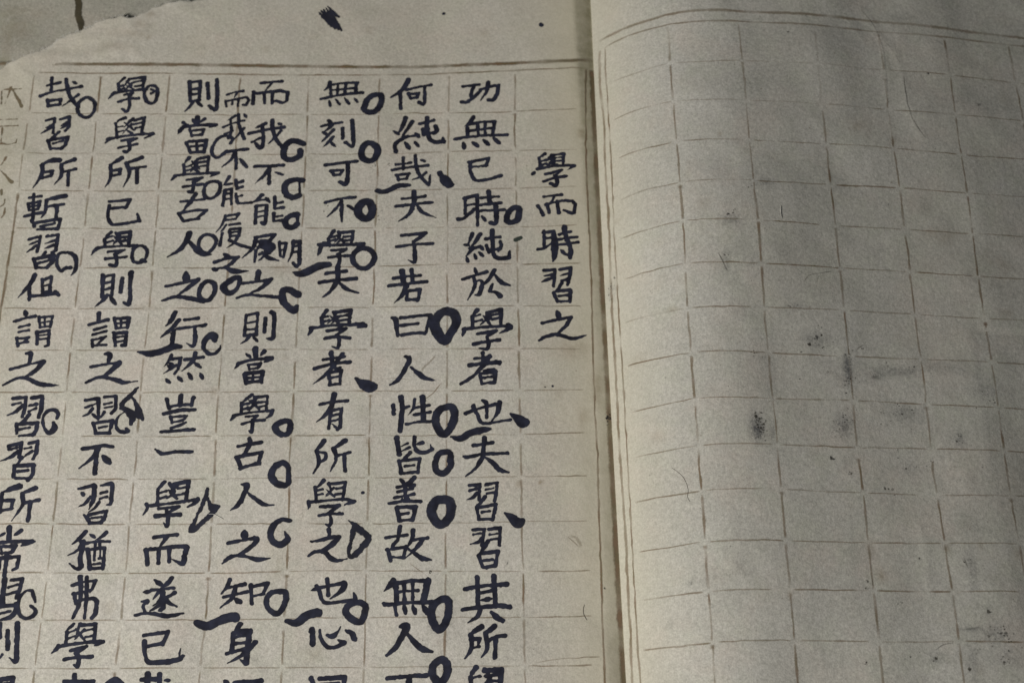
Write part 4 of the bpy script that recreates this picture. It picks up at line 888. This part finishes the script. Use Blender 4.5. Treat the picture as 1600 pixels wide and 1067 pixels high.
RR = Ribbons(h_right, 0.000016)
wx, wy = onto(h_right_base, np.array([1275., 1400., 1180.]), np.array([110., 60., 160.]), 14)
RR.worn = [(wx[0], wy[0], 0.015, 0.012, 0.75), (wx[1], wy[1], 0.006, 0.006, 0.7), (wx[2], wy[2], 0.008, 0.006, 0.45)]
RIN = lines([INNER_RIGHT], h_right_base)[0]
ROUT = lines([OUTER_RIGHT], h_right_base)[0]
def right_first(c):
    y = c[0][1]; return (float(interp_ext(y, RIN[:, 1], RIN[:, 0])) + 0.0003, y)
def right_last(c):
    a = np.array(c[-1]); b = np.array(c[-2]); return tuple(a + (a - b) * 0.9)
ruling(RROWS[1:], RVERT, h_right, right_first, right_last, RR, 700, 0.52, 0.50)
for row, wd, st, x0 in ((RROWS[0], 0.00048, 0.56, ROUT[0, 0]), (RROWS[1], 0.00034, 0.52, RIN[0, 0])):
    xs = np.linspace(x0, 0.112, 90)
    RR.add(np.stack([xs, interp_ext(xs, row[:, 0], row[:, 1])], 1), wd, st, 9, 0.002)
ys = np.linspace(RIN[0, 1], -0.098, 90)
RR.add(np.stack([interp_ext(ys, RIN[:, 1], RIN[:, 0]), ys], 1), 0.00024, 0.52, 41)
RR.add(np.stack([interp_ext(ys, ROUT[:, 1], ROUT[:, 0]), ys], 1), 0.00036, 0.52, 43)
RR.build('printed_ruling', PRINT, right_page)

# ------------------------------------------------------------------ brush writing
PROF = {'h': (1.02, .86, .86, 1.06), 'v': (1.08, .95, .92, 1.0), 'p': (1.08, 1.0, .82, .30), 'n': (.55, .95, 1.15, .35),
        'd': (.50, .95, 1.08, .72), 'z': (.92, .92, 1.0, .85), 's': (1, 1, 1, 1), 'c': (1, 1, 1, 1)}

def catmull(p, closed):
    n = len(p)
    if n < 3 and not closed: return None
    out = []
    rngk = range(n if closed else n - 1)
    for k in rngk:
        if closed:
            a, b, c, d = p[(k - 1) % n], p[k], p[(k + 1) % n], p[(k + 2) % n]
        else:
            b, c = p[k], p[k + 1]
            a = p[k - 1] if k > 0 else 2 * b - c
            d = p[k + 2] if k + 2 < n else 2 * c - b
        for t in np.linspace(0, 1, 7)[:-1]:
            out.append(0.5 * (2 * b + (c - a) * t + (2 * a - 5 * b + 4 * c - d) * t * t + (3 * b - a - 3 * c + d) * t ** 3))
    out.append(p[0] if closed else p[-1])
    return np.array(out)

def parse(txt):
    win = None; out = []
    for line in txt.strip().split('\n'):
        h0 = line.split('|')[0].split()
        if h0[0] == 'K':
            win = tuple(float(q) for q in h0[1:]); continue
        st = []
        for s_ in line.split('|')[1:]:
            tk = s_.split(); ty = tk[0][0]; w0 = float(tk[0][1:])
            if win[2] == 240 and w0 < 31: w0 += 4.5
            pts = []
            for q in tk[1:]:
                c = [float(e) for e in q.split(',')]
                pts.append((c[0], c[1], c[2] if len(c) > 2 else np.nan))
            p = np.array(pts); k = win[2] / 1600.0
            n = len(p)
            if np.all(np.isnan(p[:, 2])):
                d = np.r_[0, np.cumsum(np.hypot(*np.diff(p[:, :2], axis=0).T))]; d = d / max(d[-1], 1e-6)
                p[:, 2] = w0 * np.interp(d, (0, .33, .66, 1), PROF[ty])
                if n == 2:   # keep the profile on a short straight stroke
                    q = np.array([0, .2, .5, .8, 1.0])[:, None]
                    pp = p[0] + (p[1] - p[0]) * q; pp[:, 2] = w0 * np.interp(q[:, 0], (0, .33, .66, 1), PROF[ty]); p = pp
            else:
                ok = ~np.isnan(p[:, 2]); p[:, 2] = np.interp(np.arange(n), np.arange(n)[ok], p[ok, 2])
            if ty in 'pnscdh' and len(p) > 2:
                q = catmull(p, ty == 'c'); p = q if q is not None else p
            p[:, 2] = np.maximum(p[:, 2], 3)
            st.append(np.stack([win[0] + p[:, 0] * k, win[1] + p[:, 1] * k, p[:, 2] * k], 1))
        out.append((h0[0], h0[1] if len(h0) > 1 else '', st))
    return out

CELL = 0.00010
def glyph_mesh(strokes, hf, lift, grow=0.0, wscale=1.0, seed=0, thr=0.035, rough=1.0):
    """brush strokes -> one clean inked outline lying on the paper (marching squares on a distance field)"""
    SG = []
    for p in strokes:
        x, y = onto(hf, p[:, 0], p[:, 1], 10)
        x2, _ = onto(hf, p[:, 0] + 4, p[:, 1], 10)
        sc = np.abs(x2 - x) / 4
        SG.append(np.stack([x, y, 0.5 * p[:, 2] * np.clip(sc, 0.00009, 0.000135) * wscale], 1))
    allp = np.vstack(SG)
    r = allp[:, 2].max() + 0.0004
    x0, x1 = allp[:, 0].min() - r, allp[:, 0].max() + r
    y0, y1 = allp[:, 1].min() - r, allp[:, 1].max() + r
    nx, ny = int((x1 - x0) / CELL) + 2, int((y1 - y0) / CELL) + 2
    gx, gy = np.meshgrid(x0 + np.arange(nx) * CELL, y0 + np.arange(ny) * CELL, indexing='ij')
    D = np.full((nx, ny), 1.0)
    for p in SG:
        for a, b in zip(p[:-1], p[1:]):
            ex, ey = b[0] - a[0], b[1] - a[1]
            t = np.clip(((gx - a[0]) * ex + (gy - a[1]) * ey) / (ex * ex + ey * ey + 1e-16), 0, 1)
            d = np.hypot(gx - a[0] - t * ex, gy - a[1] - t * ey) - (a[2] + t * (b[2] - a[2]))
            D = np.minimum(D, d)
    D = D * 1000.0                                             # millimetres
    D = D + rough * (0.030 * vnoise(gx, gy, 0.00042, seed % 17 + 1) + 0.030 * vnoise(gx, gy, 0.0011, seed % 13 + 3)) - grow
    I = D - thr
    ins = I < 0
    V = []; A = []; key = {}
    def vert(i, j):
        k = (i, j)
        if k not in key:
            key[k] = len(V); V.append((gx[i, j], gy[i, j])); A.append(-D[i, j])
        return key[k]
    def edge(i, j, i2, j2):
        k = (i, j, i2, j2) if (i, j) < (i2, j2) else (i2, j2, i, j)
        if k not in key:
            a, b = I[k[0], k[1]], I[k[2], k[3]]; t = a / (a - b)
            key[k] = len(V)
            V.append((gx[k[0], k[1]] + t * (gx[k[2], k[3]] - gx[k[0], k[1]]), gy[k[0], k[1]] + t * (gy[k[2], k[3]] - gy[k[0], k[1]])))
            A.append(-thr)
        return key[k]
    F = []
    cnt = ins[:-1, :-1].astype(int) + ins[1:, :-1] + ins[1:, 1:] + ins[:-1, 1:]
    for i, j in np.argwhere(cnt > 0):
        c = ((i, j), (i + 1, j), (i + 1, j + 1), (i, j + 1))
        if cnt[i, j] == 4:
            F.append(tuple(vert(*q) for q in c)); continue
        poly = []
        for k in range(4):
            a, b = c[k], c[(k + 1) % 4]
            if ins[a]: poly.append(vert(*a))
            if ins[a] != ins[b]: poly.append(edge(a[0], a[1], b[0], b[1]))
        if len(poly) >= 3: F.append(tuple(poly))
    if not F: return None
    V = np.array(V)
    z = Z0 + hf(V[:, 0], V[:, 1]) + lift
    return np.column_stack([V, z]), F, np.array(A), (x1 - x0) * (y1 - y0)

NAMES = {'C': 'handwritten_character', 'O': 'reading_circle', 'T': 'comma_stroke', 'B': 'section_bar', 'W': 'dry_brush_mark',
         'M': 'ink_smear', 'D': 'ink_dot', 'G': 'green_ink_dot', 'Q': 'stitch_stain'}
MATS = {'W': DRYINK, 'M': DRYINK, 'G': GREENINK, 'Q': BROWNINK}
items = []
for n_, (kind, ch, st) in enumerate(parse(INK_DATA)):
    g = glyph_mesh(st, h_left, 0.000030 + 0.000005 * (n_ % 7) + (0.00004 if kind in 'OTBW' else 0), seed=n_ * 3 + 1,
                   rough=1.7 if kind in 'WM' else 1.35, wscale={'B': 1.3, 'T': 1.12}.get(kind, 1.12 if st[0][0, 1] < 470 else 1.03))
    if g is None: continue
    items.append((kind, ch, g))
chars = sorted([k for k in items if k[0] == 'C'], key=lambda k: -k[2][3])
keep = set(id(k[2]) for k in chars[:100])
rest = [k for k in chars[100:]]
for kind, ch, g in items:
    if kind == 'C' and id(g) not in keep: continue
    V, F, A, ar = g
    par = left_page
    if kind == 'Q':
        V = V.copy(); V[:, 2] -= 0.00068; par = under
    o = mesh_obj(NAMES[kind], V, F, MATS.get(kind, INK), par, attrs=dict(cover=A, strength=np.ones(len(A)) * (0.9 if kind == 'Q' else 1.0)))
if rest:
    V = []; F = []; A = []
    for kind, ch, g in rest:
        b = len(V); V += list(map(tuple, g[0])); A += list(g[2]); F += [tuple(q + b for q in f) for f in g[1]]
    o = mesh_obj('handwritten_character', V, F, INK, left_page, attrs=dict(cover=A, strength=np.ones(len(A))))
    o['kind'] = 'stuff'
for n_, (kind, ch, st) in enumerate(parse(GHOST_DATA)):
    V, F, A, ar = glyph_mesh(st, h_left, 0.000020, seed=n_ + 400, rough=1.6)
    mesh_obj('printed_character', V, F, GHOST, left_page, attrs=dict(cover=A, strength=np.ones(len(A)) * 0.8))

# thin scratches, tan strokes and dust streaks, with crease shading painted as dark ribbons
def scratch(name, hf, page, pts, wpx, mat, strength, lift=0.00002):
    Rb = Ribbons(hf, lift)
    p = np.array(pts, float)
    q = catmull(np.column_stack([p, np.ones(len(p))]), False)
    p = q[:, :2] if q is not None else p
    x, y = onto(hf, p[:, 0], p[:, 1], 14)
    Rb.add(np.stack([x, y], 1), wpx * 0.00012, strength, int(abs(p[0, 0])) % 97, 0.0008)
    if Rb.v: Rb.build(name, mat, page)
for pts, wpx, st in [
        ([(680, 556), (672, 565), (662, 574), (658, 582)], 2.6, .75), ([(620, 646), (645, 634), (672, 618), (690, 598)], 1.4, .6),
        ([(600, 592), (620, 591), (655, 593), (650, 580)], 0.8, .4), ([(640, 880), (650, 887), (662, 895)], 1.0, .5),
        ([(500, 180), (540, 176)], .8, .2), ([(835, 1035), (880, 1028), (938, 1026)], 1.3, .35),
        ([(890, 836), (900, 840), (908, 852), (907, 855)], 3.4, .35), ([(886, 838), (896, 846), (905, 855)], 1.6, .45)]:
    scratch('paper_scratch', h_left, left_page, pts, wpx, PRINT, st)
for pts, wpx, st in [  # leading curves paint the shade of paper creases, the rest are dust
        ([(1345, 15), (1365, 40), (1378, 70), (1384, 110), (1388, 160)], 1.6, .30), ([(1378, 60), (1395, 80), (1408, 103)], 1.0, .25),
        ([(1412, 118), (1418, 160), (1428, 190), (1446, 216)], 1.5, .5), ([(1256, 440), (1264, 430), (1280, 427), (1300, 424)], 1.2, .55),
        ([(1276, 441), (1279, 430)], 1.2, .5), ([(1356, 592), (1372, 588)], 2.6, .45),
        ([(1505, 870), (1513, 888)], 2.0, .30), ([(1508, 982), (1522, 981), (1532, 979)], 2.2, .55),
        ([(1508, 1056), (1516, 1045)], 2.0, .30), ([(1462, 1015), (1475, 1006), (1490, 1004)], 1.2, .45),
        ([(1122, 395), (1128, 405), (1132, 415), (1137, 425)], 1.6, .55), ([(1338, 548), (1345, 541), (1352, 538)], 2.0, .5), ([(1320, 538), (1326, 546)], 2.0, .45),
        ([(1352, 922), (1360, 918)], 2.2, .5), ([(1360, 878), (1361, 895), (1364, 916)], 1.2, .5)]:
    scratch('dust_and_crease_shade', h_right, right_page, pts, wpx, DIRT_AND_SHADE, st * 0.7)

# soot specks on the blank page: too many to count
sv, sf, sc_, ss = [], [], [], []
def speck(px, py, rpx, hf, st):
    x, y = onto(hf, np.array([px]), np.array([py]), 14)
    n = 7; b = len(sv)
    r = rpx * 0.00012
    an = np.linspace(0, 2 * np.pi, n, endpoint=False) + random.random()
    rr = r * np.array([random.uniform(0.55, 1.35) for _ in range(n)])
    asp = random.uniform(0.6, 1.0); th = random.random() * 3.14
    cx = rr * np.cos(an); cy = rr * np.sin(an) * asp
    X_ = x[0] + np.r_[0, cx * math.cos(th) - cy * math.sin(th)]; Y_ = y[0] + np.r_[0, cx * math.sin(th) + cy * math.cos(th)]
    Zs = Z0 + hf(X_, Y_) + 0.00003
    sv.extend(zip(X_, Y_, Zs)); sc_.extend([1.6] + [0.25] * n); ss.extend([st] * (n + 1))
    sf.extend([(b, b + 1 + k, b + 1 + (k + 1) % n) for k in range(n)])
for cx, cy, sx, sy, n, rm, st in [
        (1137, 333, 2, 2, 7, 2.2, .9), (1147, 328, 1.5, 3, 5, 1.6, .9), (1195, 285, 14, 6, 18, 1.2, .6), (1175, 292, 4, 3, 8, 1.5, .7), (1150, 345, 14, 8, 16, 1.0, .5), (1197, 370, 5, 10, 10, 1.1, .6),
        (1131, 402, 3, 9, 12, 1.1, .8), (1137, 420, 3, 6, 6, 1.1, .7), (1275, 530, 5, 5, 16, 1.8, .95), (1276, 509, 5, 3, 4, 1.4, 1), (1290, 540, 18, 7, 36, 1.1, .7), (1240, 478, 9, 4, 14, 1.2, .7),
        (1326, 562, 4, 8, 28, 1.8, .9), (1327, 598, 4, 7, 24, 1.7, .9), (1345, 545, 7, 4, 8, 1.2, .7), (1350, 585, 20, 10, 30, 1.1, .55), (1408, 575, 12, 5, 22, 1.4, .7), (1440, 580, 30, 6, 30, 1.0, .5),
        (1183, 660, 5, 10, 55, 1.7, .9), (1182, 682, 7, 4, 18, 1.2, .7), (1192, 672, 3, 9, 30, 1.7, .9), (1322, 660, 10, 10, 50, 1.2, .75), (1312, 680, 9, 6, 22, 1.1, .6), (1418, 642, 12, 6, 22, 1.6, .85), (1400, 650, 14, 10, 26, 1.1, .6),
        (1377, 655, 20, 20, 22, .9, .5), (1500, 683, 3, 7, 12, 1.5, .8), (1325, 724, 5, 5, 10, 1.2, .7), (1300, 716, 2, 1.5, 4, 1.6, .9), (1327, 738, 2, 2, 4, 1.5, .8), (1421, 722, 3, 5, 8, 1.2, .7), (1440, 731, 7, 2, 8, 1.0, .6),
        (1455, 722, 1.5, 1, 3, 1.7, 1), (1394, 768, 3, 3, 6, 1.6, .8), (1384, 763, 2, 1, 3, 1.4, .8), (1402, 706, 4, 4, 9, 1.2, .7), (1535, 622, 12, 7, 16, 1.2, .6), (1552, 630, 7, 5, 12, 1.3, .7), (1190, 553, 14, 6, 14, 1.1, .6),
        (1178, 556, 2, 4, 5, 1.4, .8), (1545, 958, 3, 6, 14, 1.5, .85), (1562, 990, 9, 6, 40, 1.5, .8), (1575, 1000, 12, 8, 30, 1.2, .65), (1572, 1027, 7, 5, 18, 1.6, .7), (1463, 1028, 3, 2, 7, 1.6, .85), (1420, 1027, 4, 2, 3, 1.1, .6),
        (1354, 1036, 1.5, 1.5, 5, 1.7, .95), (1438, 1012, 3, 6, 6, 1.0, .6), (1516, 880, 3, 6, 10, 1.3, .75), (1512, 878, 6, 1.5, 6, 1.2, .7), (1355, 915, 3, 5, 10, 1.5, .8), (1410, 940, 6, 2, 5, 1.2, .7), (1437, 873, 1, 1, 2, 1.5, 1), (1515, 823, 4, 3, 6, 1.2, .7),
        (1515, 1045, 2, 3, 4, 1.6, .8), (1528, 1015, 3, 5, 6, 1.4, .6), (955, 455, 3, 8, 16, 1.2, .8), (960, 434, 1, 1, 3, 1.2, .9), (954, 470, 2, 6, 8, 1.0, .6), (1142, 853, 1.5, 1.5, 4, 1.3, .7), (1079, 910, 2, 2, 6, 1.2, .5), (1045, 975, 2, 2, 6, 1.2, .5),
        (1388, 320, .8, .8, 2, 1.3, .9), (1402, 527, .7, .7, 2, 1.0, .8), (1175, 440, .7, .7, 2, 1.1, .9), (1250, 592, .7, .7, 2, 1.2, .9), (1292, 581, 3, 2, 5, 1.2, .8), (1382, 328, .5, .5, 1, 1.2, .9), (1460, 232, 1, 1, 3, 1.6, .8), (1277, 87, 1.5, 2, 5, 1.5, .7),
        (1449, 115, 2, 1, 5, 1.7, .8), (1232, 50, 1.5, 1, 4, 1.5, .6), (1260, 25, 2, 1, 3, 1.5, .5), (1523, 166, 3, 2, 6, 1.6, .6), (1540, 137, 4, 2, 7, 1.3, .6), (1184, 178, 1.2, .8, 3, 1.3, .9), (1148, 100, 1, 1, 2, 1.2, .7), (1231, 118, 1, 1, 3, 1.1, .7),
        (1300, 620, 170, 60, 60, .75, .55), (1300, 400, 170, 120, 50, .65, .5), (1350, 850, 180, 150, 60, .65, .5), (1080, 700, 60, 250, 36, .65, .45), (1480, 950, 80, 80, 40, .75, .55)]:
    for _ in range(n):
        if sx < 100 and n > 5 and random.random() < 0.5: continue
        speck(cx + random.gauss(0, sx), cy + random.gauss(0, sy), max(0.35, random.gauss(rm * .85, rm * .45)), h_right, st * random.uniform(.35, .85))
o = mesh_obj('soot_specks', sv, sf, DIRT_AND_SHADE, right_page, attrs=dict(cover=sc_, strength=ss)); o['kind'] = 'stuff'

sv, sf, sc_, ss = [], [], [], []
for cx, cy, sx, sy, n, rm, st in [(508, 320, 3, 6, 6, 1.3, .9), (594, 340, 4, 8, 9, 1.2, .8), (582, 262, 4, 6, 8, 1.1, .6), (607, 258, 1.5, 1.5, 4, 1.4, .5), (537, 435, 30, 20, 8, .7, .5), (660, 1000, 2, 2, 2, 1.0, .8),
                                  (672, 894, 2, 1, 5, 1.7, .9), (724, 894, 1, 1, 2, 1.5, .5), (724, 882, .6, .6, 1, 1.0, .8), (462, 959, .5, .5, 1, 1.2, .9), (950, 652, 3, 5, 26, 1.6, .95), (950, 664, 1, 1, 2, 1.2, .9), (945, 918, .6, .6, 1, 1.2, .9),
                                  (833, 1015, .5, .5, 1, 1.0, .6), (790, 880, 3, 1, 4, 1.0, .7), (420, 20, 4, 3, 5, 1.0, .5), (600, 620, 280, 380, 90, .5, .45), (850, 500, 60, 300, 30, .55, .4), (745, 640, 1, 1, 3, 1.4, .35), (852, 605, .8, .8, 3, 1.2, .9)]:
    for _ in range(n):
        px, py = cx + random.gauss(0, sx), cy + random.gauss(0, sy)
        if py < 120 and px < 300: continue
        speck(px, py, max(0.3, random.gauss(rm * .8, rm * .3)), h_left, st * random.uniform(.6, 1))
o = mesh_obj('soot_specks', sv, sf, DIRT_AND_SHADE, left_page, attrs=dict(cover=sc_, strength=ss)); o['kind'] = 'stuff'

# ------------------------------------------------------------------ loose hairs lying on the pages
HAIR = plain_material('dark_hair', (0.16, 0.13, 0.10, 1), (0.11, 0.09, 0.07, 1), 500, 0.5)
PALE = plain_material('pale_fibre', (0.62, 0.60, 0.55, 1), (0.52, 0.49, 0.43, 1), 500, 0.6)
def hair(name, pts, hf, rad, mat, label, cat):
    p = np.array(pts, float)
    p = catmull(np.column_stack([p, np.ones(len(p))]), False)[:, :2]
    x, y = onto(hf, p[:, 0], p[:, 1], 14)
    z = Z0 + hf(x, y) + rad * 1.1 + 0.00003
    c = np.stack([x, y, z], 1); o0 = c.mean(0); c = c - o0
    V = []; F = []; n = len(c); k = 6
    for i in range(n):
        t = c[min(i + 1, n - 1)] - c[max(i - 1, 0)]; t /= np.linalg.norm(t)
        a = np.cross(t, (0, 0, 1.0)); a /= np.linalg.norm(a); b = np.cross(a, t)
        for j in range(k):
            an = 2 * math.pi * j / k
            V.append(c[i] + rad * (0.6 if i in (0, n - 1) else 1) * (math.cos(an) * a + math.sin(an) * b))
    for i in range(n - 1):
        for j in range(k):
            F.append((i * k + j, i * k + (j + 1) % k, (i + 1) * k + (j + 1) % k, (i + 1) * k + j))
    F.append(tuple(range(k))[::-1]); F.append(tuple((n - 1) * k + j for j in range(k)))
    o = mesh_obj(name, V, F, mat); o.location = tuple(o0)
    o['label'] = label; o['category'] = cat
    return o
hair('loose_hair', [(1050, 731), (1062, 740), (1070, 750), (1075, 765), (1074, 776), (1078, 784)], h_right, 0.000024, HAIR,
     'thin dark curved hair lying on the blank right page near its gutter', 'hair')
hair('loose_hair', [(913, 944), (911, 952), (912, 960), (917, 969)], h_left, 0.000028, HAIR,
     'short dark hair curling at the lower right of the written page', 'hair')
hair('paper_fibre', [(1220, 322), (1220, 332), (1221, 341)], h_right, 0.000045, PALE,
     'short straight pale fibre on the blank right page', 'fibre')
hair('paper_fibre', [(326, 803), (333, 803), (338, 805), (349, 811)], h_left, 0.00004, PALE,
     'pale fibre lying across a dry brush mark on the left page', 'fibre')
